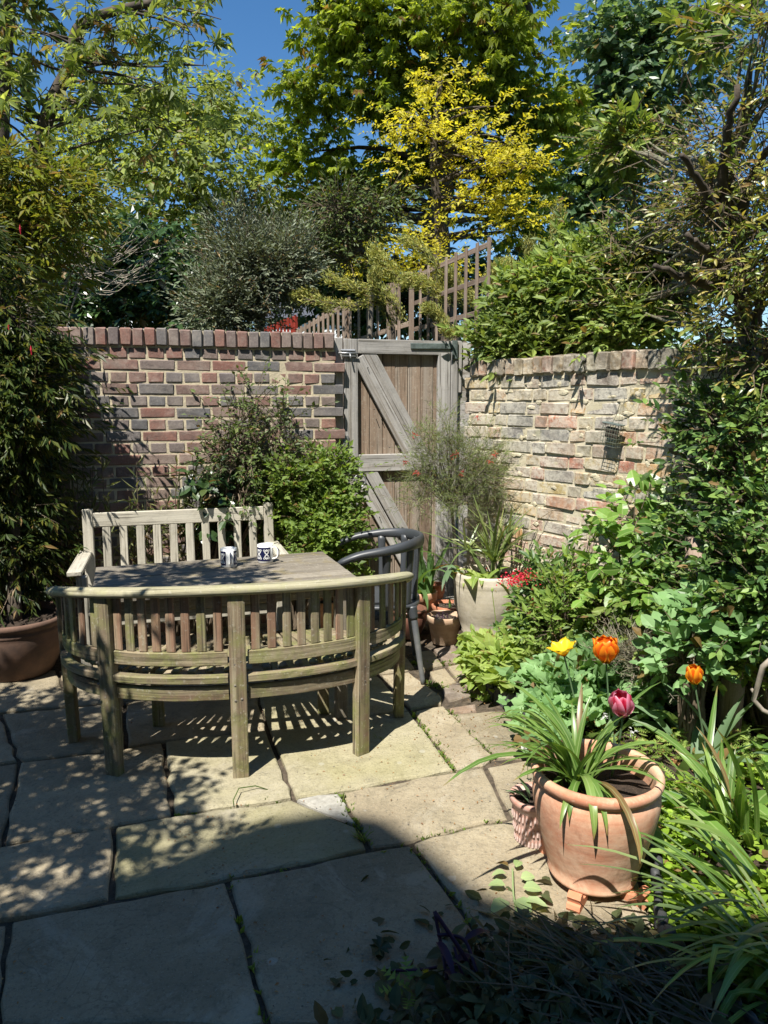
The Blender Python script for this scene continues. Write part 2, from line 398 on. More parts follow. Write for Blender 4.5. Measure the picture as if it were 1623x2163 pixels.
def mat_stone(name, c1, c2, c3, green=0.0):
    m, t = new_mat(name); P = wpos(t); oi = N(t, 'ShaderNodeObjectInfo')
    n1 = noise(t, P, 2.3, 6, .65, .4); col = mixc(t, rng_map(t, n1, .38, .62), c1, c2)
    br = rng_map(t, oi.outputs['Random'], 0, 1, .82, 1.12)
    sc = N(t, 'ShaderNodeVectorMath', operation='SCALE'); L_(t, col, sc.inputs[0]); L_(t, br, sc.inputs['Scale']); col = sc.outputs[0]
    n2 = noise(t, P, 11, 6, .72, .8); col = mixc(t, rng_map(t, n2, .52, .72, 0, .55), col, c3)
    n3 = noise(t, P, 70, 4, .8); col = mixc(t, rng_map(t, n3, .52, .68, 0, .6), col, (.085, .08, .062)); col = mixc(t, rng_map(t, noise(t, P, 4.5, 6, .75, .6), .5, .72, 0, .6), col, (.12, .105, .07)); col = mixc(t, rng_map(t, noise(t, P, 1.9, 6, .8, 1.2), .54, .64, 0, .4), col, (.42, .38, .3))
    n4 = noise(t, P, 160, 2, .7); col = mixc(t, rng_map(t, n4, .62, .72, 0, .4), col, (.5, .48, .42))
    # pale lichen spots and mineral streaks
    vo = N(t, 'ShaderNodeTexVoronoi'); vo.inputs['Scale'].default_value = 5.0; L_(t, P, vo.inputs['Vector'])
    n5 = noise(t, P, 30, 3); ad = N(t, 'ShaderNodeMath', operation='MULTIPLY_ADD'); L_(t, n5, ad.inputs[0]); ad.inputs[1].default_value = .12; L_(t, vo.outputs[0], ad.inputs[2])
    col = mixc(t, rng_map(t, ad.outputs[0], .12, .14, .45, 0), col, (.42, .41, .37))
    n6 = noise(t, P, 3.1, 2, .4, 2.2); ab = N(t, 'ShaderNodeMath', operation='SUBTRACT'); L_(t, n6, ab.inputs[0]); ab.inputs[1].default_value = .5
    a2 = N(t, 'ShaderNodeMath', operation='ABSOLUTE'); L_(t, ab.outputs[0], a2.inputs[0])
    n6m = N(t, 'ShaderNodeMath', operation='MULTIPLY'); L_(t, rng_map(t, a2.outputs[0], 0, .012, .5, 0), n6m.inputs[0]); L_(t, rng_map(t, noise(t, P, 1.7, 2), .5, .6), n6m.inputs[1])
    col = mixc(t, n6m.outputs[0], col, (.1, .09, .07))
    if green:
        n7 = noise(t, P, 1.6, 3, .6); col = mixc(t, rng_map(t, n7, .4, .62, 0, green), col, (.29, .27, .085))
    h = noise(t, P, 26, 6, .7)
    h2 = N(t, 'ShaderNodeMath', operation='ADD'); L_(t, h, h2.inputs[0]); L_(t, noise(t, P, 120, 3, .7), h2.inputs[1])
    return finish(m, t, col, .82, bump(t, h2.outputs[0], .65, .007), .25)

M = {}
M['flag'] = mat_stone('york_stone', (.27, .223, .15), (.355, .3, .205), (.165, .138, .095))
M['flag_y'] = mat_stone('york_stone_mossy', (.28, .25, .17), (.34, .305, .205), (.2, .18, .12), .3)
M['concrete'] = mat_simple('concrete', (.4, .385, .34), .9, .1, 40, .6, c2=(.28, .265, .23), speck=(.12, .11, .1))
M['joint'] = mat_simple('joint_dirt', (.11, .085, .06), .95, .3, 30, .8, c2=(.035, .028, .02), speck=(.2, .16, .12))
M['soil'] = mat_simple('soil', (.05, .034, .024), .95, .3, 25, 1.0, c2=(.02, .014, .01), speck=(.17, .12, .09))
M['grass_ground'] = mat_simple('far_ground', (.05, .07, .025), .95, .3, 4, .5)
M['brick_l'] = mat_brick('brick_red_blue', BR_L, .32)
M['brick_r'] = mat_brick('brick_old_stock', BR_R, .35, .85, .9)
M['brick_p'] = mat_brick('brick_paving', [(0, (.2, .15, .11)), (.5, (.24, .17, .12)), (1, (.17, .14, .11))], .3)
M['mortar_l'] = mat_simple('mortar_buff', (.58, .5, .35), .95, .12, 14, .9, c2=(.43, .375, .27))
M['mortar_r'] = mat_simple('mortar_lime', (.57, .51, .38), .95, .12, 10, 1.0, c2=(.45, .4, .27), speck=(.16, .15, .12))
M['teak'] = mat_wood('teak_weathered', [(.11, .085, .052), (.24, .195, .125), (.44, .39, .28)], 50, .62, mossc=(.19, .21, .06), streak=(.15, .10, .065), bs=1.0, blot=.6)
M['teak_red'] = mat_wood('teak_reddish', [(.12, .07, .045), (.24, .145, .095), (.32, .225, .155)], 50, .25, streak=(.28, .23, .15), mossc=(.2, .21, .08), bs=.8)
M['teak_pale'] = mat_wood('teak_pale', [(.3, .275, .22), (.42, .39, .32), (.52, .49, .41)], 55, .12, mossc=(.3, .28, .15))
M['teak_rail'] = mat_wood('teak_rail', [(.15, .13, .075), (.38, .35, .23), (.56, .53, .39)], 50, .45, mossc=(.33, .34, .15), bs=1.0, blot=.35)
M['terra_shade'] = mat_simple('terracotta_shaded', (.17, .1, .07), .85, .2, 9, .3, c2=(.1, .065, .05))  # darker terracotta: the shade on the left bowl is put into its colour
M['table'] = mat_wood('table_wood', [(.11, .095, .075), (.2, .175, .14), (.3, .27, .215)], 60, .35, mossc=(.25, .19, .035))
M['gate_grey'] = mat_wood('gate_grey', [(.17, .16, .15), (.36, .345, .325), (.54, .52, .5)], 42, .04, streak=(.22, .19, .155), bs=.7)
M['gate_brown'] = mat_wood('gate_brown', [(.13, .085, .06), (.25, .185, .135), (.42, .355, .295)], 46, 0, streak=(.3, .255, .21), bs=.7)
M['trellis'] = mat_wood('trellis_brown', [(.15, .1, .075), (.27, .2, .155), (.42, .35, .29)], 40, 0)
M['trellis_red'] = mat_simple('trellis_red', (.3, .035, .02), .7, .2)
M['bark'] = mat_simple('bark', (.1, .08, .06), .95, .3, 9, 1.0, c2=(.045, .037, .03))
M['bark_pale'] = mat_simple('bark_pale', (.26, .23, .19), .9, .3, 9, .9, c2=(.12, .105, .085))
M['bark_mossy'] = mat_simple('bark_mossy', (.2, .19, .13), .95, .3, 12, 1.0, c2=(.09, .085, .055), speck=(.3, .3, .2))
M['twig'] = mat_simple('twig', (.17, .13, .09), .9, .3)
M['twig_pale'] = mat_simple('twig_pale', (.36, .31, .25), .85, .2)
def mat_terracotta(name, c1, c2, salt, samt):
    m, t = new_mat(name); v = objco(t, (1, 1, 1), 'Object', False); n = noise(t, v, 6, 5, .6); col = mixc(t, rng_map(t, n, .35, .65), c1, c2)
    v2 = objco(t, (2, 2, 26), 'Object', False); n2 = noise(t, v2, 1.0, 4, .6); n3 = noise(t, v, 3.5, 5, .7)
    mu = N(t, 'ShaderNodeMath', operation='MULTIPLY_ADD'); L_(t, n2, mu.inputs[0]); mu.inputs[1].default_value = .5; L_(t, n3, mu.inputs[2])
    col = mixc(t, rng_map(t, mu.outputs[0], .62, .88, 0, samt), col, salt)
    n4 = noise(t, v, 80, 3, .7); col = mixc(t, rng_map(t, n4, .6, .7, 0, .35), col, (.6, .5, .4)); col = mixc(t, rng_map(t, noise(t, v, 9, 6, .75, .5), .5, .68, 0, .5), col, tuple(x * .55 for x in c2)); col = mixc(t, rng_map(t, noise(t, v, 3.2, 7, .75, 1.2), .5, .6, 0, .6), col, salt)
    bb = N(t, 'ShaderNodeMath', operation='ADD'); L_(t, n2, bb.inputs[0]); L_(t, noise(t, v, 60, 3), bb.inputs[1])
    return finish(m, t, col, .8, bump(t, bb.outputs[0], .3, .003), .2)
M['terra'] = mat_terracotta('terracotta_big', (.56, .27, .165), (.48, .2, .115), (.68, .47, .32), .85)
M['terra_red'] = mat_terracotta('terracotta_red', (.42, .16, .09), (.34, .12, .06), (.5, .3, .2), .35)
M['terra_pale'] = mat_terracotta('terracotta_pale', (.5, .32, .21), (.42, .26, .17), (.6, .47, .33), .8)
M['terra_foot'] = mat_terracotta('terracotta_foot', (.55, .22, .12), (.48, .19, .1), (.6, .35, .22), .3)
M['terra_salt'] = mat_terracotta('terracotta_salted', (.45, .2, .14), (.38, .15, .09), (.62, .5, .45), 1.0)
M['cream_pot'] = mat_terracotta('stoneware_cream', (.46, .4, .3), (.37, .33, .25), (.56, .51, .42), .7)
M['brown_glaze'] = mat_simple('brown_glaze', (.16, .075, .05), .35, .25, 8, .1, c2=(.09, .04, .03), spec=.6)
M['plastic_grey'] = mat_simple('plastic_grey', (.048, .053, .06), .42, .08, 5, .03, spec=.5)
M['leg_grey'] = mat_simple('leg_grey', (.085, .092, .1), .5, .2, 10, .05, c2=(.14, .14, .135), spec=.5)
M['galv'] = mat_simple('galvanised', (.4, .41, .42), .45, .15, 25, .2, metal=.7)
M['rust'] = mat_simple('rusty_iron', (.3, .09, .04), .85, .3, 25, .4)
M['strap'] = mat_simple('strap_hinge', (.16, .2, .19), .6, .25, 18, .3, metal=.3)
M['wire'] = mat_simple('green_wire', (.2, .22, .17), .5, .2, 20, .1, metal=.3)
M['dark_plastic'] = mat_simple('edging_plastic', (.04, .043, .048), .6, .25, 14, .35, c2=(.075, .075, .078))
M['china'] = mat_simple('white_china', (.8, .8, .78), .15, .02, 3, 0, spec=.6)
M['navy'] = mat_simple('navy_print', (.012, .015, .06), .25, .1, 3, 0, spec=.5)
M['nail'] = mat_simple('nail_iron', (.05, .045, .045), .6)
M['white_wall'] = mat_simple('white_render', (.75, .75, .73), .9, .05)
M['house_brick'] = mat_simple('house_brick', (.42, .36, .27), .95, .1, 30, .5)
M['slate'] = mat_simple('roof_slate', (.08, .085, .1), .7)
M['glass_dark'] = mat_simple('window_glass', (.03, .035, .04), .08, 0, 3, 0, spec=.8)
M['dry'] = mat_leaf('dry_leaf', [(0.250, 0.120, 0.050), (0.330, 0.200, 0.090), (0.200, 0.080, 0.040)], .2, dead=False)
# foliage
M['l_chestnut'] = mat_leaf('leaf_chestnut', [(0.097, 0.144, 0.028), (0.206, 0.262, 0.041), (0.318, 0.373, 0.062), (0.152, 0.206, 0.035)], .55)
M['l_lime'] = mat_leaf('leaf_lime', [(0.121, 0.169, 0.036), (0.206, 0.254, 0.067), (0.303, 0.351, 0.109), (0.157, 0.206, 0.048)], .45)
M['l_maple'] = mat_leaf('leaf_maple', [(.11, .15, .04), (.2, .25, .08), (.33, .38, .15)], .45)
M['l_olive'] = mat_leaf('leaf_olive', [(0.088, 0.112, 0.064), (0.144, 0.168, 0.104), (0.208, 0.232, 0.160)], .12, .5)
M['l_poplar'] = mat_leaf('leaf_poplar', [(.05, .10, .045), (.09, .15, .065), (.2, .27, .16), (.06, .11, .045)], .45, .35, .5)
M['l_gold'] = mat_leaf('leaf_gold', [(.46, .42, .04), (.56, .5, .06), (.4, .4, .04), (.5, .42, .04)], .45, dead=False)
M['l_juniper'] = mat_leaf('leaf_juniper', [(0.162, 0.203, 0.054), (0.297, 0.311, 0.081), (0.405, 0.365, 0.095)], .2)
M['l_choisya'] = mat_leaf('leaf_hedge', [(0.082, 0.129, 0.030), (0.164, 0.234, 0.047), (0.281, 0.351, 0.094), (0.105, 0.164, 0.035)], .28, .5, .25)
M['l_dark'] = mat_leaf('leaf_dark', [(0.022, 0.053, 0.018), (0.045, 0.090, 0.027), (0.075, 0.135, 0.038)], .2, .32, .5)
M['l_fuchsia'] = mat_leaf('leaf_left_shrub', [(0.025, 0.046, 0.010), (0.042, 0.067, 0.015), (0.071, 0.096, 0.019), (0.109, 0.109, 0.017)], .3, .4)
M['l_bronze'] = mat_leaf('leaf_bronze', [(0.093, 0.128, 0.025), (0.162, 0.204, 0.038), (0.221, 0.230, 0.043), (0.170, 0.145, 0.034)], .36)
M['l_bamboo'] = mat_leaf('leaf_bamboo', [(0.090, 0.120, 0.045), (0.150, 0.180, 0.068), (0.210, 0.210, 0.105)], .3)
M['l_bush'] = mat_leaf('leaf_bush', [(.09, .15, .03), (.16, .24, .045), (.24, .33, .08)], .38)
M['l_climb'] = mat_leaf('leaf_climber', [(0.056, 0.084, 0.028), (0.098, 0.140, 0.042), (0.140, 0.182, 0.056)], .25)
M['l_grevillea'] = mat_leaf('leaf_grevillea', [(.12, .17, .06), (.18, .23, .08), (.25, .28, .11)], .25)
M['l_right'] = mat_leaf('leaf_right_tree', [(.07, .11, .03), (.14, .21, .045), (.28, .3, .08), (.38, .31, .09), (.1, .15, .03)], .3, .35, .45)
M['l_everg'] = mat_leaf('leaf_evergreen', [(0.033, 0.078, 0.019), (0.078, 0.156, 0.039), (0.208, 0.312, 0.078), (0.046, 0.098, 0.026), (0.117, 0.195, 0.039)], .22, .42, .35)
M['l_rose'] = mat_leaf('leaf_rose', [(0.069, 0.149, 0.034), (0.138, 0.253, 0.046), (0.207, 0.345, 0.069)], .35, .35, .45, .5)
M['l_aquilegia'] = mat_leaf('leaf_aquilegia', [(0.120, 0.228, 0.084), (0.180, 0.312, 0.120), (0.240, 0.384, 0.168)], .3, .55, .25)
M['l_limeplant'] = mat_leaf('leaf_lime_plant', [(0.176, 0.264, 0.050), (0.264, 0.352, 0.077), (0.330, 0.407, 0.121)], .35, .55, .3, .4)
M['l_jenny'] = mat_leaf('leaf_creeper', [(0.150, 0.250, 0.025), (0.220, 0.340, 0.035), (0.300, 0.420, 0.060)], .38, .5)
M['l_strap'] = mat_leaf('leaf_strap', [(0.075, 0.150, 0.025), (0.125, 0.225, 0.044), (0.200, 0.300, 0.075)], .28, .35, .5, .45)
M['l_tulip'] = mat_leaf('leaf_tulip', [(0.120, 0.200, 0.100), (0.160, 0.250, 0.130)], .3, .5, .3)
M['l_grass'] = mat_leaf('leaf_grass', [(0.078, 0.130, 0.046), (0.130, 0.195, 0.078), (0.208, 0.260, 0.104)], .25, .4, .45)
M['l_iris'] = mat_leaf('leaf_iris', [(0.100, 0.190, 0.060), (0.150, 0.260, 0.090)], .35, .5)
M['l_palm'] = mat_leaf('leaf_palm', [(0.078, 0.130, 0.039), (0.156, 0.208, 0.065), (0.260, 0.286, 0.104)], .2, .35, .5)
M['l_lav'] = mat_leaf('leaf_lavender', [(0.150, 0.160, 0.100), (0.220, 0.200, 0.130), (0.100, 0.100, 0.070)], .2)
M['l_holly'] = mat_leaf('leaf_holly', [(.05, .065, .03), (.085, .105, .05), (.12, .14, .085)], .08, .45, .3)
M['l_cut'] = mat_leaf('leaf_cuttings', [(.045, .06, .028), (.085, .105, .045), (.14, .11, .06), (.06, .08, .035)], .12, .65, .15)
M['l_purple'] = mat_leaf('leaf_purple', [(.035, .015, .04), (.06, .022, .06)], .2, dead=False)
M['l_wilt'] = mat_leaf('leaf_wilted', [(0.300, 0.405, 0.180), (0.405, 0.510, 0.255)], .3, .6, .2, .4)
M['f_red'] = mat_leaf('flower_red', [(0.500, 0.020, 0.040), (0.600, 0.050, 0.090)], .25, dead=False)
M['f_pink'] = mat_leaf('flower_pink', [(0.500, 0.050, 0.060), (0.600, 0.150, 0.100)], .25, dead=False)
M['f_white'] = mat_leaf('flower_white', [(0.750, 0.750, 0.750), (0.750, 0.750, 0.750)], .25, dead=False)
def mat_petal(name, c_base, c_mid, c_edge):
    m, t = new_mat(name); a = N(t, 'ShaderNodeAttribute', attribute_name='gr'); sx = N(t, 'ShaderNodeSeparateXYZ'); L_(t, a.outputs['Vector'], sx.inputs[0])
    ab = N(t, 'ShaderNodeMath', operation='ABSOLUTE'); L_(t, sx.outputs[0], ab.inputs[0])
    n = noise(t, objco(t, (30, 3, 3)), 1.0, 3); ad = N(t, 'ShaderNodeMath', operation='MULTIPLY_ADD'); L_(t, n, ad.inputs[0]); ad.inputs[1].default_value = .5; L_(t, ab.outputs[0], ad.inputs[2])
    col = mixc(t, rng_map(t, ad.outputs[0], .35, 1.15), c_mid, c_edge); col = mixc(t, rng_map(t, sx.outputs[1], 0, .25, 1, 0), col, c_base)
    p = N(t, 'ShaderNodeBsdfPrincipled'); L_(t, col, p.inputs['Base Color']); p.inputs['Roughness'].default_value = .4
    tr = N(t, 'ShaderNodeBsdfTranslucent'); L_(t, col, tr.inputs[0]); mx = N(t, 'ShaderNodeMixShader'); mx.inputs[0].default_value = .4
    o = N(t, 'ShaderNodeOutputMaterial'); L_(t, p.outputs[0], mx.inputs[1]); L_(t, tr.outputs[0], mx.inputs[2]); L_(t, mx.outputs[0], o.inputs[0]); return m
M['p_pink'] = mat_petal('petal_pink', (.55, .25, .27), (.6, .012, .06), (.78, .3, .42))
M['p_orange'] = mat_petal('petal_orange', (.7, .35, .02), (.85, .09, .01), (.95, .35, .02))
M['p_yellow'] = mat_petal('petal_yellow', (.7, .35, .02), (.85, .6, .02), (.9, .62, .03))
M['p_amber'] = mat_petal('petal_amber', (.6, .4, .02), (.8, .14, .01), (.9, .42, .02))
# ------------------------------------------------------------------ ground
def poly_sheet(name, pts, mat, z, th=None, **kw):
    g = Geo(); n = len(pts); g.add([(x, y, z) for x, y in pts], [list(range(n))]); return g.obj(name, mat, **kw)
poly_sheet('ground', [(-120, -80), (120, -80), (120, 300), (-120, 300)], M['grass_ground'], -.05, kind='structure')
def grid_sheet(name, x0, x1, y0, y1, step, zf, mat, keep=None, **kw):
    xs = np.arange(x0, x1 + 1e-6, step); ys = np.arange(y0, y1 + 1e-6, step)
    X, Y = np.meshgrid(xs, ys); Z = zf(X, Y); V = np.stack([X, Y, Z], -1).reshape(-1, 3); nx = len(xs)
    F = []
    for j in range(len(ys) - 1):
        for i in range(nx - 1):
            if keep is None or keep(xs[i] + step / 2, ys[j] + step / 2): F.append([j * nx + i, j * nx + i + 1, (j + 1) * nx + i + 1, (j + 1) * nx + i])
    g = Geo(); g.add(V, F); return g.obj(name, mat, smooth=True, **kw)
def wav(X, Y, a=.01, f=9.0):
    return a * (np.sin(X * f + 1.3 * np.sin(Y * f * .7)) + np.sin(Y * f * 1.3 + 2 * np.sin(X * f * .5)) + .6 * np.sin(X * f * 3.1 + Y * f * 2.3))
patio = grid_sheet('patio', -4.5, 2.6, -2.9, 5.5, .06, lambda X, Y: -.016 + wav(X, Y, .0032, 14), M['joint'], kind='structure')

# flagstones: corners measured on the ground
def flag(pix, mat='flag', z=0.0, extra=None):
    P = [G(*p) if len(p) == 2 else Vector((p[0], p[1], 0)) for p in pix]
    c = sum(P, Vector()) / len(P)
    P = [p + (c - p).normalized() * .0085 for p in P]
    E = []
    for i, a in enumerate(P):
        b = P[(i + 1) % len(P)]; m = max(2, int((b - a).length / .07)); nn = Vector((-(b - a).y, (b - a).x, 0)).normalized()
        for k in range(m):
            o = rng.normal(0, .0045) if k else 0
            E.append(a.lerp(b, k / m) + (nn * o if k else (c - a).normalized() * .003))
    n = len(E); V = []; dz = rng.normal(0, .002)
    for ins, zz in ((-.002, -.045), (0, -.008), (.006, -.001), (.016, .0015)):
        for p in E:
            q = p + (c - p).normalized() * ins; V.append((q.x - c.x, q.y - c.y, zz + z + dz + rng.normal(0, .0009)))
    V.append((0, 0, .002 + z + dz)); F = []
    for r in range(3):
        for i in range(n): F.append([r * n + i, r * n + (i + 1) % n, (r + 1) * n + (i + 1) % n, (r + 1) * n + i])
    for i in range(n): F.append([3 * n + i, 3 * n + (i + 1) % n, 4 * n])
    area = sum(P[i].x * P[(i + 1) % len(P)].y - P[(i + 1) % len(P)].x * P[i].y for i in range(len(P)))
    if area < 0: F = [f[::-1] for f in F]
    g = Geo(); g.add(V, F); return g.obj('flagstone', M[mat], patio, loc=(c.x, c.y, 0))
def W(x, y): return (x, y, 0)
FL = [
 ([(565, 2163), (480, 1858), (20, 1945), (-4, 2163)], 'flag'),
 ([(18, 1947), (-300, 1995), (-420, 2300), (-10, 2163)], 'flag'),
 ([(480, 1856), (650, 1824), (780, 1793), (869, 1781), (1012, 1972), (1090, 2163), (567, 2163)], 'flag'),
 ([(869, 1780), (1019, 1739), (1081, 1728), (1180, 1712), (1300, 1700), (1385, 1965), (1268, 2010), (1014, 1971)], 'flag'),
 ([(1016, 1973), (1268, 2012), (1390, 1966), (1500, 2163), (1095, 2163)], 'flag'),
 ([(235, 1900), (240, 1747), (0, 1787), (-260, 1835), (-330, 1990), (0, 1942)], 'flag'),
 ([(240, 1746), (367, 1722), (620, 1687), (757, 1746), (779, 1791), (650, 1823), (480, 1856), (236, 1900)], 'flag_y'),
 ([(622, 1687), (716, 1673), (758, 1745)], 'concrete'),
 ([(720, 1673), (812, 1655), (962, 1627), (1024, 1618), (1078, 1727), (1019, 1738), (869, 1779), (781, 1790)], 'flag'),
 ([(1026, 1618), (1110, 1602), (1230, 1590), (1300, 1700), (1180, 1711), (1080, 1727)], 'flag'),
 ([(5, 1786), (40, 1610), (-160, 1632), (-250, 1826)], 'flag'),
 ([(6, 1786), (42, 1609), (220, 1588), (344, 1567), (366, 1722), (240, 1745)], 'flag'),
 ([(347, 1566), (500, 1548), (564, 1541), (618, 1685), (368, 1721)], 'flag_y'),
 ([(567, 1540), (740, 1517), (866, 1500), (962, 1625), (812, 1654), (716, 1672), (622, 1685)], 'flag_y'),
 ([(868, 1500), (935, 1488), (1047, 1598), (1024, 1616), (964, 1625)], 'flag'),
 ([(948, 1508), (1012, 1503), (1062, 1500), (1160, 1580), (1112, 1601), (1052, 1600)], 'flag'),
 ([(944, 1496), (1008, 1486), (1012, 1502), (954, 1507)], 'brick'),
 ([(0, 1507), (-150, 1520), (-230, 1630), (-162, 1630), (40, 1608)], 'flag'),
 ([(3, 1507), (200, 1487), (260, 1481), (264, 1579), (220, 1586), (42, 1607)], 'flag'),
 ([(263, 1480), (482, 1464), (540, 1458), (565, 1539), (347, 1565), (266, 1578)], 'flag'),
 ([(543, 1458), (700, 1437), (800, 1425), (866, 1498), (740, 1515), (567, 1539)], 'flag_y'),
 ([(803, 1425), (862, 1418), (935, 1470), (935, 1486), (868, 1498)], 'flag'),
 ([(-150, 1518), (-60, 1425), (120, 1415), (150, 1490), (0, 1505)], 'flag'),
 ([(122, 1415), (330, 1400), (345, 1473), (260, 1479), (152, 1490)], 'flag'),
 ([(333, 1400), (560, 1382), (590, 1450), (482, 1462), (347, 1472)], 'flag'),
 ([(563, 1382), (760, 1366), (800, 1423), (700, 1435), (592, 1450)], 'flag_y'),
 ([(763, 1366), (840, 1360), (878, 1410), (862, 1416), (803, 1423)], 'flag'),
 ([(130, 1412), (180, 1352), (420, 1335), (440, 1390), (330, 1398)], 'flag'),
 ([(423, 1335), (650, 1318), (700, 1368), (560, 1380), (442, 1390)], 'flag'),
 ([(653, 1318), (800, 1308), (840, 1358), (760, 1364), (702, 1368)], 'flag'),
]
for i in range(4):                                  # slabs nearer than the frame, behind the camera's feet
    for j in range(3):
        x0, y0 = -2.4 + i * .95 + .3 * (j % 2), .95 - j * .72
        FL.append(([W(x0, y0 - .7), W(x0 + .93, y0 - .72), W(x0 + .93, y0), W(x0, y0)], 'flag'))
for pix, m in FL:
    if m == 'brick': o = flag(pix, 'brick_p'); o.name = 'paving_brick'
    else: flag(pix, m)
# brick and setts strip beside the border
for k, q in enumerate([[(905, 1418), (940, 1410), (968, 1440), (930, 1452)], [(932, 1453), (969, 1441), (1000, 1470), (948, 1484)],
                       [(870, 1380), (912, 1372), (938, 1406), (890, 1416)], [(914, 1371), (960, 1362), (985, 1398), (941, 1405)],
                       [(943, 1408), (986, 1400), (1015, 1440), (972, 1440)], [(975, 1443), (1018, 1443), (1050, 1480), (1003, 1470)]]):
    o = flag(q, 'brick_p' if k % 2 else 'flag', .004); o.name = 'paving_brick'

# raised flower bed along the right wall
BED = [(978, 1392), (998, 1432), (1035, 1472), (1095, 1505), (1145, 1545), (1215, 1610), (1300, 1700), (1372, 1830), (1388, 1905), (1402, 1990), (1470, 2080), (1600, 2230)]
BEDW = [G(*p) for p in BED]
def bed_x(y):
    pts = sorted([(p.y, p.x) for p in BEDW]); return np.interp(y, [a for a, b in pts], [b for a, b in pts])
WA, WB = Vector((.586, 5.14, 0)), Vector((2.32, 2.72, 0))
def bedz(X, Y):
    e = np.clip((X - np.vectorize(bed_x)(Y)) / .12, 0, 1); return -.03 + .075 * e + wav(X, Y, .006, 17) + .02 * np.clip((X - .9), 0, 1)
grid_sheet('flower_bed', .25, 4.0, .8, 5.1, .05, bedz, M['soil'], keep=lambda x, y: x > bed_x(y) - .01, kind='structure')
def bz(x, y): return float(bedz(np.array([x]), np.array([y]))[0])

# ------------------------------------------------------------------ brick walls
def brick_variants(L, H, D, n, rough, c=.008):
    out = []
    for _ in range(n):
        V, F = cbox_vf(L, D, H, c); V = V + rng.normal(0, rough, V.shape)
        g = Geo(); g.add(V, F); out.append(g.mesh('brick'))
    return out
def solid_box(name, a, b, z0, z1, nrm_off0, nrm_off1, mat, parent, **kw):
    d = (b - a).normalized(); n = Vector((d.y, -d.x, 0))     # n points to the camera side
    V = []
    for z in (z0, z1):
        for p, o in ((a, nrm_off0), (b, nrm_off0), (b, nrm_off1), (a, nrm_off1)): q = p + n * o; V.append((q.x, q.y, z))
    F = [[0, 1, 2, 3], [7, 6, 5, 4], [0, 4, 5, 1], [1, 5, 6, 2], [2, 6, 7, 3], [3, 7, 4, 0]]
    g = Geo(); g.add(V, F); return g.obj(name, mat, parent, **kw)
def in_frame(p, m=20):
    v = cam.matrix_world.inverted() @ Vector(p)
    if v.z > -.1: return False
    x = 811.5 + FPX * v.x / -v.z; y = 1081.5 - FPX * v.y / -v.z
    return -m < x < 1623 + m and -m < y < 2163 + m
bpy.context.view_layer.update()
def build_wall(wall, a, b, ztop, course, lens, mats, rough, proud, limit, thick=.22, lowest=.4, jig=0.0, recess=.007, cop=None, wob=0.0, joint=.01, gapx=.010, c=.008):
    """a to b seen from the camera, left to right; bonded courses of single bricks"""
    d = (b - a).normalized(); n = Vector((d.y, -d.x, 0)); L = (b - a).length; ang = math.atan2(d.y, d.x)
    core = solid_box('mortar', a, b, -.05, ztop - .004, -thick, -recess, mats[1], wall)
    H = course - joint
    var = {k: brick_variants(l - gapx, H, .1, 8, rough, c) for k, l in lens.items()}
    ind = []; rest = Geo(); rows = int((ztop - .02) / course); cand = []
    zz = ztop; r = 0
    if cop:
        s = 0
        cv = brick_variants(cop[0] - .008, cop[1], thick + .02, 8, rough, c * 1.2)
        while s < L - .03:
            cand.append((L - s - cop[0] / 2, ztop - cop[1] / 2 + rng.normal(0, .003), cv, thick / 2 - .012, 'coping_brick')); s += cop[0]
        zz = ztop - cop[1] - joint
    while zz - course > -.03:
        z = zz - H / 2; kinds = cop_pattern(r, lens); s = -rng.uniform(.0, .02) - (lens['header'] / 2 if r % 2 else 0)
        i = 0
        while s < L:
            k = kinds[i % len(kinds)]; l = lens[k]; mid = s + l / 2
            if mid - l / 2 > -.12 and mid + l / 2 < L + .02 or True:
                if 0 < mid < L - .01: cand.append((L - mid + .004, z, var[k], .05, 'brick'))
            s += l; i += 1
        zz -= course; r += 1
    vis = []
    for (s, z, v, dep, nm) in cand:
        p = a + d * s; vis.append(in_frame((p.x, p.y, z)) and z > lowest)
    order = [i for i, q in enumerate(vis) if q and cand[i][4] == 'coping_brick'] + sorted([i for i, q in enumerate(vis) if q and cand[i][4] == 'brick'], key=lambda i: -cand[i][1])
    keep = set(order[:limit])
    for i, (s, z, v, dep, nm) in enumerate(cand):
        w = wob * math.sin(s * 3 + z * 2) ; sag = -jig * 1.5 * math.sin(s * 2.2)
        p = a + d * s + n * (-dep + proud + rng.normal(0, jig * .5 + .0012) + 0)
        rz = ang + rng.normal(0, .006 + jig); ry = rng.normal(0, .004 + jig * 1.2)
        me = v[rng.integers(len(v))]; mtx = Matrix.Translation((p.x, p.y, z + sag + rng.normal(0, .001 + jig * .3))) @ Matrix.Rotation(rz, 4, 'Z') @ Matrix.Rotation(ry, 4, 'Y')
        if i in keep: mkobj(nm, me, mats[0], wall, mtx=mtx)
        else:
            co = np.empty(len(me.vertices) * 3, np.float32); me.vertices.foreach_get('co', co); co = co.reshape(-1, 3)
            m4 = np.array(mtx); rest.add(co @ m4[:3, :3].T + m4[:3, 3], [list(pl.vertices) for pl in me.polygons])
    if rest.V: rest.obj('remaining_bricks', mats[0], wall, kind='stuff')
    return d, n
def cop_pattern(r, lens):
    if 'flemish' in lens: return ['stretcher', 'header']
    return ['header'] if r % 2 == 0 else ['stretcher']
LW_A, LW_B = Vector((-4.6, 3.88, 0)), Vector((-.337, 5.105, 0))
wall_l = empty('brick_wall', (0, 0, 0), label='tall straight wall of red and blue-grey bricks behind the slatted bench, left of the gate', cat='brick wall')
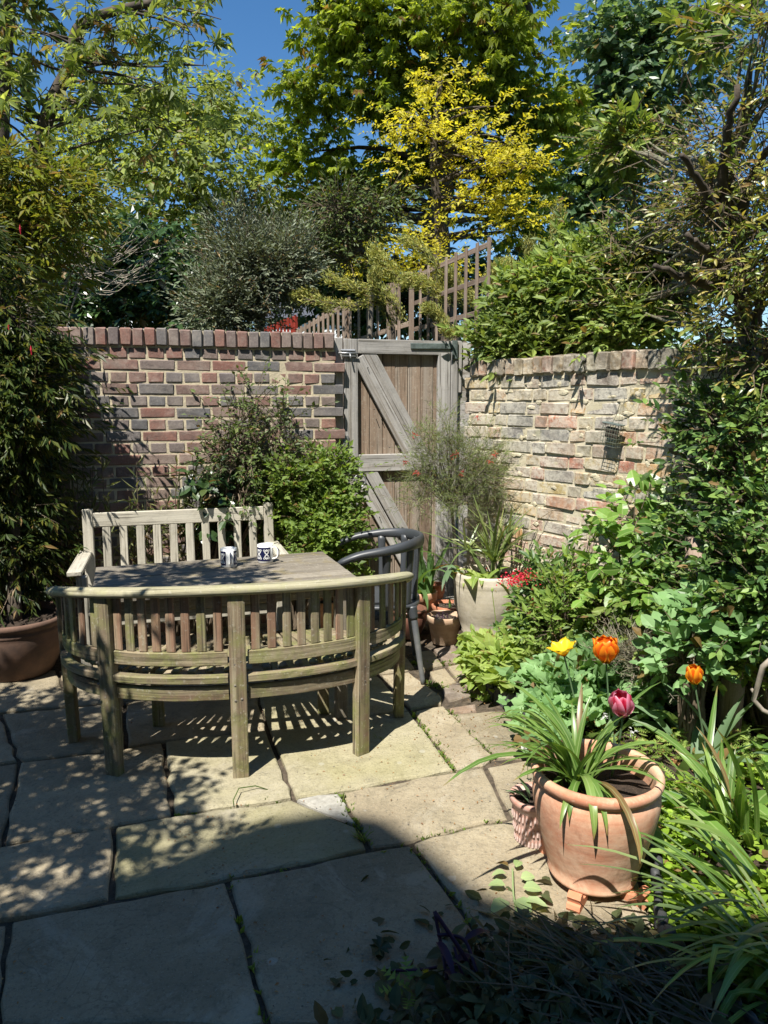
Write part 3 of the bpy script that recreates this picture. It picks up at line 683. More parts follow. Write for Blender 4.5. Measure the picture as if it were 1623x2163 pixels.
dl, nl_ = build_wall(wall_l, LW_B - (LW_B - LW_A).normalized() * 3.1, LW_B, 2.012, .0755, {'header': .1125, 'stretcher': .225}, (M['brick_l'], M['mortar_l']), .0018, 0, 294, lowest=.55, recess=.0045, c=.006, joint=.0105, gapx=.0105, cop=(.0725, .108))
solid_box('side_wall_panel', LW_A, LW_B - (LW_B - LW_A).normalized() * 3.12, -.05, 2.0, -.22, -.004, M['house_brick'], wall_l)
wall_r = empty('old_brick_wall', (0, 0, 0), label='weathered low wall of buff and pink old bricks with white lime patches, right of the gate', cat='brick wall')
class _L(dict): pass
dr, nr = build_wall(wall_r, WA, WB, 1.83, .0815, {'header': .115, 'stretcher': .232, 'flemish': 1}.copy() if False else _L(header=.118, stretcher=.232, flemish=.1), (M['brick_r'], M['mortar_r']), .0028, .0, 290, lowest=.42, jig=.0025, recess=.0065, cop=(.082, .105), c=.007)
# mortar smears and lumps standing proud of the old wall
g = Geo(); nw = Vector((dr.y, -dr.x, 0))
for _ in range(260):
    s = rng.uniform(0, 2.4); z = rng.uniform(.3, 1.72); p = WA + dr * s + nw * (-.004); V, F = lathe_vf([(0, -.006), (.8, -.004), (1, 0), (.6, .005), (0, .007)], 9)
    V = np.array(V) * np.array([rng.uniform(.015, .05), rng.uniform(.008, .02), 1]); V[:, :2] += rng.normal(0, .003, (len(V), 2)); V = V[:, [0, 2, 1]]
    m4 = np.array(Matrix.Translation((p.x, p.y, z)) @ Matrix.Rotation(math.atan2(dr.y, dr.x), 4, 'Z')); g.add(V @ m4[:3, :3].T + m4[:3, 3], F)
g.obj('mortar_lumps', M['mortar_r'], wall_r, kind='stuff')
# three wooden plugs left in the red wall
for k, (px, py, lb) in enumerate([(272, 818, 'short black bolt stub sticking out of the red wall high on the left'), (408, 953, 'short black bolt stub sticking out of the red wall beside the climber')]):
    t = (px - 811.5) / FPX; s = None
    best = None
    for u in np.linspace(0, 3, 400):
        p = LW_B - dl * u; q = cam.matrix_world.inverted() @ Vector((p.x, p.y, 1.5)); x = 811.5 + FPX * q.x / -q.z
        if best is None or abs(x - px) < best[0]: best = (abs(x - px), p.copy())
    p = best[1]; q = PY(px, py, p.y); a0 = Vector((p.x, p.y, q.z)); g = Geo(); add_tube(g, [a0 + nl_ * -.02, a0 + nl_ * .045 + Vector((0, 0, .01))], [.009, .009], 8)
    g.obj('wall_bolt', M['nail'], label=lb, cat='bolt', group='bolt stubs in the red wall')

# ------------------------------------------------------------------ gate
GD = dl.copy(); GN = nl_.copy(); gz = math.atan2(GD.y, GD.x)
g0 = LW_B + GD * .03 - GN * .10                     # gate plane origin, left edge
def gp(s, z, o=0.0): p = g0 + GD * s + GN * o; return Vector((p.x, p.y, z))
gate = empty('garden_gate', tuple(gp(0, 0)), label='weathered grey and brown timber gate with diagonal braces between the two walls', cat='gate')
bpy.context.view_layer.update(); gi = gate.matrix_world.inverted()
def gb(name, a, b, wd, th, mat, c=.004, **kw):
    """timber on the gate: a, b = (s, z, offset of its middle)"""
    p0, p1 = gi @ gp(*a), gi @ gp(*b); up = GN
    return wbox(name, p0, p1, wd, th, M[mat], gate, up=up, c=c, worn=.0008, **kw)
GW = .90
for k in range(7):                                   # boards
    s = .145 + (k + .5) * .0955
    gb('board', (s, .03, .0), (s, 1.93, .0), .0925, .018, 'gate_brown')
gb('jamb', (.012, .0, .0), (.012, 1.99, .0), .06, .09, 'gate_grey')
gb('closing_stile', (.098, .02, .03), (.098, 1.985, .03), .1, .038, 'gate_grey')
gb('hanging_stile', (.79, .02, .03), (.79, 1.90, .03), .095, .038, 'gate_grey')
gb('jamb', (.865, .0, .01), (.865, 1.985, .01), .05, .09, 'gate_grey')
gb('top_rail', (.15, 1.935, .031), (.838, 1.935, .031), .1, .036, 'gate_grey')
gb('post_cap_board', (.905, 1.62, .025), (.905, 1.99, .025), .045, .03, 'gate_grey')
gb('middle_rail', (.15, 1.122, .031), (.74, 1.122, .031), .122, .036, 'gate_grey')
gb('bottom_rail', (.15, .1, .031), (.74, .1, .031), .12, .036, 'gate_grey')
def brace(zt, zb, s0, s1, off, wd):
    gb('brace', (s0, zt, .03 + off), (s1, zb, .03 + off), wd, .03, 'gate_grey')
brace(1.93, 1.13, .21, .66, 0, .086); brace(1.86, 1.13, .15, .56, 0.003, .084)
brace(1.12, .12, .205, .76, 0, .086); brace(1.02, .12, .15, .65, 0.003, .084)
# bolt, padlock hasp, ring latch, strap hinge, nails
def gtube(name, pts, r, mat, k=8, parent=None):
    g = Geo(); add_tube(g, [gi @ gp(*p) for p in pts], r, k); return g.obj(name, M[mat], parent or gate, smooth=True)
bl = gb('bolt', (.02, 1.905, .062), (.125, 1.905, .062), .014, .012, 'galv'); gtube('bolt_rod', [(.0, 1.885, .07), (.14, 1.885, .07)], .006, 'galv', parent=None)
gb('bolt_plate', (.03, 1.885, .052), (.13, 1.885, .052), .045, .005, 'galv', c=.001); gtube('bolt_knob', [(.085, 1.885, .07), (.085, 1.85, .09)], .006, 'galv')
gb('hasp', (.012, 1.30, .056), (.075, 1.30, .056), .036, .006, 'galv', c=.001); gb('padlock', (.045, 1.285, .075), (.045, 1.235, .075), .034, .018, 'galv')
gb('latch_plate', (.085, 1.045, .056), (.165, 1.045, .056), .03, .008, 'galv', c=.001)
gtube('ring_handle', [(.15 + .042 * math.sin(a), 1.0 + .045 * math.cos(a), .075) for a in np.linspace(0, 2 * math.pi, 25)], .0055, 'galv')
gb('strap_hinge', (.53, 1.945, .055), (.84, 1.95, .055), .036, .006, 'strap', c=.001); gb('hinge_plate', (.862, 1.86, .06), (.862, 1.99, .06), .04, .006, 'strap', c=.001)
for (s, z) in [(.215, 1.79), (.30, 1.5), (.262, 1.5), (.375, 1.23), (.215, .9), (.3, .73), (.25, .72), (.84, 1.93), (.8, 1.94)]:
    gtube('nail', [(s, z, .04), (s, z, .068)], .0028, 'nail', 6)
# white painted sliver of post and threshold behind the gate
solid_box('gate_post', g0 + GD * .93, g0 + GD * 1.0, -.05, 1.98, -.1, .02, M['gate_grey'], None, label='narrow weathered post closing the gap between gate and right wall', cat='post')

# ------------------------------------------------------------------ trellises
def trellis(name, label, cat, p0, p1, zb, zt0, zt1, nb, rails, mat, bw=.03, posts=(), tags=None):
    """p0, p1 plan points; battens and rails are single slats"""
    root = empty(name, (p0.x, p0.y, 0), label=label, cat=cat, **(tags or {})); off = Vector((p0.x, p0.y, 0))
    P = lambda t, z, o=0: p0.lerp(p1, t) - off + Vector(((p1 - p0).normalized().y * o, -(p1 - p0).normalized().x * o, 0)) + Vector((0, 0, z))
    up = Vector(((p1 - p0).y, -(p1 - p0).x, 0)).normalized()
    for k in range(nb):
        t = k / (nb - 1); wbox('batten', P(t, zb), P(t, zt0 + (zt1 - zt0) * t + .02), bw, .014, mat, root, up=up, c=.002)
    for k in range(rails):
        f = k / (rails - 1) * .93 + .05; a = zb + (zt0 - zb) * f; b = zb + (zt1 - zb) * f
        wbox('rail', P(0, a, .016), P(1, b, .016), bw * 1.1, .014, mat, root, up=up, c=.002)
    for t in posts: wbox('post', P(t, 0, -.04), P(t, zt0 + (zt1 - zt0) * t), .06, .05, mat, root, up=up)
    return root
X_ = lambda px, Y: PY(px, 700, Y)
a = X_(1030, 5.45); b = X_(872, 7.0); c_ = X_(738, 8.4); d_ = X_(628, 10.0); e_ = X_(560, 10.7)
for q in (a, b, c_, d_, e_): q.z = 0
trellis('trellis_panel', 'tall weathered brown lattice panel rising above the gate, highest at its right end', 'trellis', a, b, 1.7, 2.69, 2.71, 9, 5, M['trellis'], .036)
trellis('trellis_panel', 'brown lattice panel with a pale split post, between the tall panel and the picket-like one', 'trellis', b + (c_ - b) * .03, c_ - (c_ - b) * .02, 1.4, 2.72, 2.62, 7, 4, M['trellis'], .045, posts=(.25,))
trellis('trellis_panel', 'low greyish brown lattice panel just right of the red one above the brick wall', 'trellis', c_, d_, 1.2, 2.68, 2.5, 12, 4, M['trellis'], .05, posts=(.02, .97))
trellis('trellis_panel', 'small red painted lattice panel at the far end above the brick wall', 'trellis', d_ + (e_ - d_) * .05, e_, 1.2, 2.68, 2.58, 10, 4, M['trellis_red'], .05, posts=(.0,))

# rusty ornament on top of the right wall
orn = empty('iron_ornament', tuple(PY(1560, 720, 3.45)), label='rusty iron scrollwork on top of the old wall behind the tree trunk', cat='ironwork')
bpy.context.view_layer.update(); oi_ = orn.matrix_world.inverted()
def opx(px, py, Y=3.45): return oi_ @ PY(px, py, Y)
for nm, pts in (('bar', [(1455, 729), (1500, 727), (1550, 722)]), ('bar', [(1497, 726), (1497, 697), (1548, 692)]), ('upright', [(1520, 724), (1522, 696)]),
                ('scroll', [(1522, 696), (1542, 700), (1549, 712), (1546, 722)]), ('scroll', [(1596, 700), (1592, 712), (1606, 716), (1632, 712), (1650, 704)])):
    g = Geo(); add_tube(g, smoothpath([opx(*p) for p in pts], 4), .006, 6); g.obj(nm, M['rust'], orn)

# ------------------------------------------------------------------ houses
# the tall terrace behind the camera: it throws the shade over the foreground
house = empty('terraced_house', (0, -3.0, 0), label='tall brick terraced house standing behind the viewer and shading the near paving', cat='house')
def hbox(name, x0, x1, y0, y1, z0, z1, mat, parent=house, org=(0, -3.0, 0), **kw):
    V, F = cbox_vf(x1 - x0, y1 - y0, z1 - z0, .01); g = Geo(); g.add(V + np.array([(x0 + x1) / 2 - org[0], (y0 + y1) / 2 - org[1], (z0 + z1) / 2]), F); return g.obj(name, M[mat], parent, **kw)
hbox('wall', -9, 7, -10, -3.0, -.05, 9.0, 'house_brick')
hbox('parapet', -1.49, 7, -3.3, -2.97, 9.01, 9.08, 'house_brick')
prof = [(-1.5, 9.0), (-1.5, 9.07), (-1.85, 9.18), (-2.1, 9.42), (-2.35, 9.84), (-2.58, 10.16), (-2.8, 10.26), (-3.04, 10.12), (-3.2, 9.7), (-3.45, 9.3), (-3.8, 9.06), (-3.8, 9.0)]
n_ = len(prof); Geo().add([(x, y + 3, z) for y in (-3.3, -2.97) for x, z in prof], [list(range(n_)), list(range(n_, 2 * n_))[::-1]] + [[i, i + n_, (i + 1) % n_ + n_, (i + 1) % n_] for i in range(n_)]).obj('shadow_gable', M['house_brick'], house)  # added unseen gable, outline shaped to cast the rounded shadow on the paving
for x in (-6.5, -3.6, 1.4, 4.2):
    for z in (1.0, 4.0, 6.9):
        f = hbox('window', x - .5, x + .5, -3.02, -2.96, z, z + 1.5, 'white_wall')
        for u in (-1, 1):
            for v in (0, 1): hbox('pane', x - .44 if u < 0 else x + .03, x - .03 if u < 0 else x + .44, -2.962, -2.952, z + .06 + v * .72, z + .7 + v * .72, 'glass_dark', parent=f, org=(0, 0, 0)).location = (0, 3.0, 0)
hbox('door', -1.3, -.3, -3.02, -2.96, 0, 2.1, 'white_wall')
# pale neighbours glimpsed under the trees
for (x0, x1, Y, h, lb) in ((-13, -7.4, 24, 4.6, 'white rendered house glimpsed low between the trees on the left'), (-4.2, -1.2, 25, 4.3, 'white rendered house glimpsed behind the lattice panels in the middle')):
    hs = empty('far_house', ((x0 + x1) / 2, Y, 0), label=lb, cat='house'); cx = (x0 + x1) / 2
    V, F = cbox_vf(x1 - x0, 5, h, .01); g = Geo(); g.add(V + np.array([0, 2.5, h / 2]), F); g.obj('wall', M['white_wall'], hs)
    g = Geo(); W2 = (x1 - x0) / 2 + .2; g.add([(-W2, -.2, h), (W2, -.2, h), (W2, 5.2, h), (-W2, 5.2, h), (-W2, 2.5, h + 1.7), (W2, 2.5, h + 1.7)], [[0, 1, 5, 4], [2, 3, 4, 5], [0, 4, 3], [1, 2, 5], [3, 2, 1, 0]]); g.obj('roof', M['slate'], hs)
    for k in range(int((x1 - x0) / 1.6)):
        V, F = cbox_vf(.7, .04, 1.0, .01); g = Geo(); g.add(V + np.array([-(x1 - x0) / 2 + .9 + k * 1.6, -.01, h - 1.2]), F); g.obj('window', M['glass_dark'], hs)
# ------------------------------------------------------------------ straight slatted bench against the wall
bang = R(16.5); BR = Vector((-.735, 4.60, 0)); bd = Vector((math.cos(bang), math.sin(bang), 0)); bn = Vector((bd.y, -bd.x, 0))
BLn = 1.065; BO = BR - bd * BLn
bench = empty('slatted_bench', tuple(BO), label='pale straight-backed wooden bench against the red wall, behind the table', cat='bench')
bpy.context.view_layer.update(); bi = bench.matrix_world.inverted()
def bp(s, o, z): p = BO + bd * s + bn * o; return bi @ Vector((p.x, p.y, z))
def bb(name, a, b, wd, th, mat='teak_pale', up=None, **kw): return wbox(name, bp(*a), bp(*b), wd, th, M[mat], bench, up=up or bn, worn=.0006, **kw)
for s in (0, BLn):
    bb('back_post', (s, .0 + .07, 0), (s, .0, .925), .058, .045)
    bb('front_leg', (s, .48, 0), (s, .48, .63), .055, .055)
    bb('armrest', (s + (.02 if s else -.02), .0, .665), (s + (.03 if s else -.03), .54, .655), .075, .026, up=Vector((0, 0, 1)))
    bb('side_rail', (s, .06, .36), (s, .46, .36), .03, .06, up=Vector((0, 0, 1)))
bb('top_rail', (.03, .01, .86), (BLn - .03, .01, .86), .085, .028)
bb('bottom_back_rail', (.03, .055, .50), (BLn - .03, .055, .50), .05, .028)
for k in range(10):
    s = .03 + (k + .75) * (BLn - .06) / 10.5
    bb('back_slat', (s, .055, .515), (s, .015, .825), .046, .014)
for k in range(5): bb('seat_slat', (-.0, .1 + k * .092, .42), (BLn, .1 + k * .092, .42), .075, .02, up=Vector((0, 0, 1)))
bb('front_apron', (.03, .47, .37), (BLn - .03, .47, .37), .06, .025)

# ------------------------------------------------------------------ table
tang = R(19.5); TR = Vector((-.345, 4.05, 0)); td = Vector((math.cos(tang), math.sin(tang), 0)); tn = Vector((td.y, -td.x, 0))
TL, TW, TH = 1.19, .66, .72
table = empty('garden_table', tuple(TR - td * TL / 2 + tn * TW / 2), label='grey weathered wooden table with two mugs on it, between the two benches', cat='table')
bpy.context.view_layer.update(); ti = table.matrix_world.inverted()
def tp(s, o, z): p = TR - td * TL + td * s + tn * o; return ti @ Vector((p.x, p.y, z))
nb_ = 7
for k in range(nb_):
    o = (k + .5) * TW / nb_; wbox('tabletop_plank', tp(0, o, TH - .012), tp(TL, o, TH - .012), TW / nb_ - .002, .024, M['table'], table, worn=.0005, c=.0025)
for s in (.07, TL - .07):
    for o in (.07, TW - .07): wbox('leg', tp(s, o, 0), tp(s, o, TH - .026), .055, .055, M['table'], table, up=tn)
for o in (.07, TW - .07): wbox('apron', tp(.1, o, TH - .065), tp(TL - .1, o, TH - .065), .07, .022, M['table'], table, up=tn)
for s in (.07, TL - .07): wbox('apron', tp(s, .1, TH - .065), tp(s, TW - .1, TH - .065), .07, .022, M['table'], table, up=td)

# ------------------------------------------------------------------ mugs with a navy scroll print
def mug(px, py, hang, label):
    c = G(px, py, TH + .001); r, h = .041, .094
    root = empty('mug', tuple(c), 0, label=label, cat='mug', group='patterned mugs on the table'); root.rotation_euler.z = hang
    V, F = lathe_vf([(0, 0), (r - .003, 0), (r, .003), (r, h), (r - .002, h + .001), (r - .004, h), (r - .004, .01), (0, .01)], 36)
    g = Geo(); g.add(V, F); g.obj('body', M['china'], root, smooth=True)
    g = Geo(); V, F = lathe_vf([(0, h * .8), (r - .0045, h * .8)], 24); g.add(V, F); g.obj('drink', M['cream_pot'], root)
    pts = [(r - .003 + x, 0, z) for x, z in ((0, .078), (.018, .082), (.031, .068), (.033, .046), (.025, .027), (0, .018))]
    g = Geo(); add_tube(g, smoothpath(pts, 5), .0048, 8); hd = g.obj('handle', M['china'], root, smooth=True)
    g = Geo(); add_tube(g, smoothpath([(p[0] + .0045, 0, p[2]) for p in pts[1:-1]], 5), .0033, 6); g.obj('handle_stripe', M['navy'], hd, smooth=True)
    # navy panel with a pale interlaced scroll standing on it
    def cyl(u, z, rr): a = u; return (rr * math.cos(a), rr * math.sin(a), z)
    g = Geo(); a0, a1 = R(28), R(332); k = 56; V = []
    for i in range(k + 1):
        for z in (.012, .084): V.append(cyl(a0 + (a1 - a0) * i / k, z, r + .0004))
    g.add(V, [[2 * i, 2 * i + 2, 2 * i + 3, 2 * i + 1] for i in range(k)]); pr = g.obj('print', M['navy'], root, smooth=True)
    g = Geo()
    def line(f, n=40, w=.0011):
        V = []; 
        for i in range(n + 1):
            u, z = f(i / n); u2, z2 = f(i / n + .01); du, dz = (u2 - u) * r, z2 - z; l = math.hypot(du, dz) + 1e-9
            V += [cyl(u - dz / l * w / r, z + du / l * w, r + .0009), cyl(u + dz / l * w / r, z - du / l * w, r + .0009)]
        g.add(V, [[2 * i, 2 * i + 1, 2 * i + 3, 2 * i + 2] for i in range(n)])
    for rep in range(5):
        c0 = a0 + (a1 - a0) * (rep + .5) / 5
        for sg in (1, -1):
            line(lambda t: (c0 + sg * .28 * math.sin(t * 2 * math.pi), .022 + .052 * t))
            line(lambda t: (c0 + sg * .16 * math.sin(t * 2 * math.pi), .024 + .048 * t))
            for zc in (.027, .069): line(lambda t: (c0 + sg * .3 + .1 * math.cos(t * 2 * math.pi), zc + .0042 * math.sin(t * 2 * math.pi)), 14)
        for zc in (.027, .048, .069): line(lambda t: (c0 + .1 * math.cos(t * 2 * math.pi), zc + .0042 * math.sin(t * 2 * math.pi)), 14)
    g.obj('scroll_pattern', M['china'], pr)
    return root
mug(484, 1196, R(-70), 'white and navy scroll-patterned mug with its handle towards the viewer')
mug(561, 1187, R(-12), 'white and navy scroll-patterned mug with its handle to the right')

# ------------------------------------------------------------------ curved bench seen from behind
CM = Vector((-.682, 3.345, 0)); ca = R(10.2); cu = Vector((math.cos(ca), math.sin(ca), 0)); cv = Vector((cu.y, -cu.x, 0))
cb = empty('curved_bench', tuple(CM), label='curved wooden bench with a rounded rail, its slatted back to the viewer', cat='bench')
bpy.context.view_layer.update(); ci = cb.matrix_world.inverted()
def cp(u, v, z): p = CM + cu * u + cv * v; return ci @ Vector((p.x, p.y, z))
A_, B_ = .765, .475
def ell(t, k=1.0, dv=0.0):                          # t in -1..1 by arc angle, 0 at the back middle
    th = t * math.pi / 2
    ex = 2 / 2.15
    u = A_ * k * math.copysign(abs(math.sin(th)) ** ex, math.sin(th)); v = B_ * k * abs(math.cos(th)) ** ex + dv
    return u, v
def sweep(name, ts, prof, z, k=1.0, mat='teak', dv=0.0, smooth=False, rake=0.0, caps=True):
    """prof: list of (outward, up) section points swept along the plan curve"""
    g = Geo(); V = []; A = []; m = len(prof); s = 0; prev = None
    for t in ts:
        u, v = ell(t, k, dv); u2, v2 = ell(min(1, t + .004), k, dv); u1, v1 = ell(max(-1, t - .004), k, dv)
        tx, ty = u2 - u1, v2 - v1; l = math.hypot(tx, ty); nx, ny = -ty / l, tx / l
        if nx * u + ny * v < 0: nx, ny = -nx, -ny
        if prev: s += math.hypot(u - prev[0], v - prev[1])
        prev = (u, v)
        for (o, h) in prof: p = cp(u + nx * o, v + ny * o, z + h); V.append(p); A.append((s, o, h))
    n = len(ts); F = [[i * m + j, i * m + (j + 1) % m, (i + 1) * m + (j + 1) % m, (i + 1) * m + j] for i in range(n - 1) for j in range(m)]
    if caps: F += [list(range(m))[::-1], [(n - 1) * m + j for j in range(m)]]
    V = [tuple(Vector(q) + Vector(rng.normal(0, .0006, 3))) for q in V]
    g.add(V, F, A); return g.obj(name, M[mat], cb, smooth=smooth)
def rect(w_, h_, c=.003): a, b = w_ / 2, h_ / 2; return [(-a + c, -b), (a - c, -b), (a, -b + c), (a, b - c), (a - c, b), (-a + c, b), (-a, b - c), (-a, -b + c)]
RZ = .735
def railz(t): return .70 + .108 * max(0, math.cos(t * math.pi / 2)) ** .6
rail_prof = [(.035 * math.cos(a) , .0215 * math.sin(a)) for a in np.linspace(0, 2 * math.pi, 16, endpoint=False)]
tt = list(np.linspace(-1.0, 1.0, 61))
# rail with rounded ends
g = Geo(); V = []; A = []; m = 16; s = 0; ring = [(-1.045, .25), (-1.04, .65), (-1.02, .92)] + [(t, 1) for t in tt] + [(1.02, .92), (1.04, .65), (1.045, .25)]
for t, sc_ in ring:
    e = max(0, abs(t) - 1) * 1.2; tc = max(-1, min(1, t)); u, v = ell(tc, 1.04); 
    if abs(t) > 1: v -= e
    u2, v2 = ell(min(1, tc + .004), 1.04); u1, v1 = ell(max(-1, tc - .004), 1.04); l = math.hypot(u2 - u1, v2 - v1); nx, ny = -(v2 - v1) / l, (u2 - u1) / l
    if nx * u + ny * v < 0: nx, ny = -nx, -ny
    s += .035
    zr = railz(tc)
    for (o, h) in rail_prof: V.append(cp(u + nx * o * sc_, v + ny * o * sc_, zr + h * sc_)); A.append((s, o, h))
n = len(ring); F = [[i * m + j, i * m + (j + 1) % m, (i + 1) * m + (j + 1) % m, (i + 1) * m + j] for i in range(n - 1) for j in range(m)] + [list(range(m))[::-1], [(n - 1) * m + j for j in range(m)]]
g.add(V, F, A); g.obj('top_rail', M['teak_rail'], cb, smooth=True)
LT = [-1.0, -.462, .0, .462, 1.0]                    # legs round the back
legang = []
def leg_at(t, name='back_leg', top=None, k0=1.0, wd=.066):
    top = railz(t) - .006
    u, v = ell(t, k0); u2, v2 = ell(min(1, t + .01), k0); u1, v1 = ell(max(-1, t - .01), k0)
    nx, ny = -(v2 - v1), (u2 - u1); l = math.hypot(nx, ny); nx, ny = nx / l, ny / l
    if nx * u + ny * v < 0: nx, ny = -nx, -ny
    tdir = Vector(((cu * (u2 - u1) + cv * (v2 - v1)))).normalized(); ndir = (cu * nx + cv * ny).normalized()
    return wbox(name, cp(u, v, 0), cp(u + nx * .012, v + ny * .012, top), wd, .045, M['teak'], cb, up=ndir, worn=.0008)
for t in LT: leg_at(t)
for u in (-.40, .40): wbox('front_leg', cp(u, -.10, 0), cp(u, -.10, .41), .055, .045, M['teak'], cb, up=cv, worn=.0008)
seg = lambda a, b, n=12: list(np.linspace(a, b, n))
for a_, b_ in zip(LT[:-1], LT[1:]):
    e0, e1 = a_ + .027, b_ - .027
    sweep('lower_back_rail', seg(e0, e1), rect(.022, .058), .52)
    sweep('seat_frame', seg(e0, e1), rect(.045, .03), .434, 1.0)
    sweep('apron', seg(e0, e1), rect(.022, .06), .37, .985)
    nsl = 8 if abs(a_ + b_) < .9 else 6
    for k in range(nsl):
        t = e0 + (e1 - e0) * (k + .5) / nsl; u, v = ell(t); u2, v2 = ell(t + .01); u1, v1 = ell(t - .01)
        tdir = (cu * (u2 - u1) + cv * (v2 - v1)).normalized(); nd = Vector((tdir.y, -tdir.x, 0))
        if nd.dot(cu * u + cv * v) < 0: nd = -nd
        wbox('back_slat', cp(u, v, .549), cp(u, v, railz(t) - .008), .036, .013, M['teak_red' if rng.random() < .55 else 'teak'], cb, up=nd, worn=.0005)
# radiating seat slats between the back curve and the front rail
ns = 30
for k in range(ns):
    t = -.93 + 1.86 * (k + .5) / ns; u, v = ell(t, .945); uf = u * .60; vf = -.075
    if abs(t) > .8: uf = u * .72; vf = -.06
    wbox('seat_slat', cp(u * .985, v * .985, .449), cp(uf, vf, .445), .034, .016, M['teak'], cb)
wbox('front_rail', cp(-.56, -.085, .425), cp(.56, -.085, .425), .04, .03, M['teak'], cb); wbox('middle_rail', cp(-.62, .15, .427), cp(.62, .15, .427), .035, .03, M['teak'], cb)
for sg in (-1, 1): wbox('side_rail', cp(sg * .755, 0.01, .425), cp(sg * .56, -.085, .425), .045, .03, M['teak'], cb)
for t in LT[1:4]:
    u, v = ell(t, 1.055)
    for du, dz in ((-.013, .5), (.013, .51), (-.013, .41), (.013, .35), (-.013, .345)):
        V, F = lathe_vf([(0, .004), (.005, .002), (.006, 0)], 8); g = Geo()
        p = CM + cu * (u + du) + cv * (v + .001); P0 = ci @ Vector((p.x, p.y, dz))
        q = cv.to_track_quat('Z', 'Y').to_matrix(); g.add([tuple(P0 + q @ Vector(x)) for x in V], F); g.obj('dowel', M['bark_pale'], cb)

# ------------------------------------------------------------------ grey plastic armchair
chx = Vector((-.02, 4.12, 0)); cha = R(183)
ch = empty('plastic_armchair', tuple(chx), cha, label='charcoal plastic armchair with a horseshoe back, at the right end of the table', cat='chair')
# local: +x forward (towards the table), y left
def flat_tube(name, pts, w_, h_, mat, k=12, parent=ch):
    P = smoothpath(pts, 6); n = len(P); V = []; g = Geo()
    ws = np.interp(np.linspace(0, 1, n), np.linspace(0, 1, len(w_)), w_); hs = np.interp(np.linspace(0, 1, n), np.linspace(0, 1, len(h_)), h_)
    for i in range(n):
        T = (P[min(i + 1, n - 1)] - P[max(i - 1, 0)]).normalized(); S = Vector((0, 0, 1)).cross(T)
        S = S.normalized() if S.length > .05 else Vector((0, 1, 0)); U = T.cross(S)
        for j in range(k): a = 2 * math.pi * j / k; V.append(P[i] + S * ws[i] * math.cos(a) + U * hs[i] * math.sin(a))
    F = [[i * k + j, i * k + (j + 1) % k, (i + 1) * k + (j + 1) % k, (i + 1) * k + j] for i in range(n - 1) for j in range(k)] + [list(range(k))[::-1], [(n - 1) * k + j for j in range(k)]]
    g.add(V, F); return g.obj(name, M[mat], parent, smooth=True)
hoop = [(.245, .285, .69), (.205, .29, .715), (.12, .29, .745), (-.03, .275, .765), (-.17, .2, .785), (-.235, .0, .778), (-.17, -.2, .772), (-.03, -.275, .765), (.12, -.29, .745), (.205, -.29, .715), (.245, -.285, .69)]
flat_tube('horseshoe_back', hoop, [.013, .028, .031, .027, .021, .017, .016, .017, .021, .027, .031, .028, .013], [.014, .019, .02, .023, .028, .033, .035, .033, .028, .023, .02, .019, .014], 'plastic_grey', 14)
for (x, y, zt, x2, y2) in ((-.212, .075, .775, -.19, .07), (-.212, -.075, .775, -.19, -.07), (-.155, .205, .765, -.14, .18), (-.155, -.205, .765, -.14, -.18), (-.02, .272, .75, -.02, .225), (-.02, -.272, .75, -.02, -.225)):
    flat_tube('back_spindle', [(x, y, zt), ((x + x2) / 2, (y + y2) / 2, .6), (x2, y2, .43)], [.025, .019, .022], [.014, .011, .014], 'plastic_grey', 10)
g = Geo(); nx_, ny_ = 14, 14; V = []
for zoff in (0, -.022):
    for i in range(nx_ + 1):
        for j in range(ny_ + 1):
            a, b = 2 * i / nx_ - 1, 2 * j / ny_ - 1; rr = .235
            x = a * math.sqrt(1 - b * b * .35) * rr + .01; y = b * math.sqrt(1 - a * a * .35) * rr
            V.append((x, y, .445 + zoff - .018 * (1 - a * a) * (1 - b * b)))
q = (ny_ + 1); o2 = (nx_ + 1) * q; F = []
for i in range(nx_):
    for j in range(ny_): c0 = i * q + j; F += [[c0, c0 + q, c0 + q + 1, c0 + 1], [o2 + c0 + 1, o2 + c0 + q + 1, o2 + c0 + q, o2 + c0]]
bd_ = [i * q for i in range(nx_)] + [nx_ * q + j for j in range(ny_)] + [i * q + ny_ for i in range(nx_, 0, -1)] + [j for j in range(ny_, 0, -1)]
F += [[bd_[i], o2 + bd_[i], o2 + bd_[(i + 1) % len(bd_)], bd_[(i + 1) % len(bd_)]] for i in range(len(bd_))]
g.add(V, F); g.obj('seat', M['plastic_grey'], ch, smooth=True)
for sx in (-1, 1):
    for sy in (-1, 1):
        flat_tube('leg_socket', [(sx * .165, sy * .175, .43), (sx * .178, sy * .188, .36)], [.03, .023], [.03, .023], 'plastic_grey')
        flat_tube('leg', [(sx * .175, sy * .185, .38), (sx * .20, sy * .215, .19), (sx * .225, sy * .245, .0)], [.019, .017, .0135], [.019, .017, .0135], 'leg_grey')

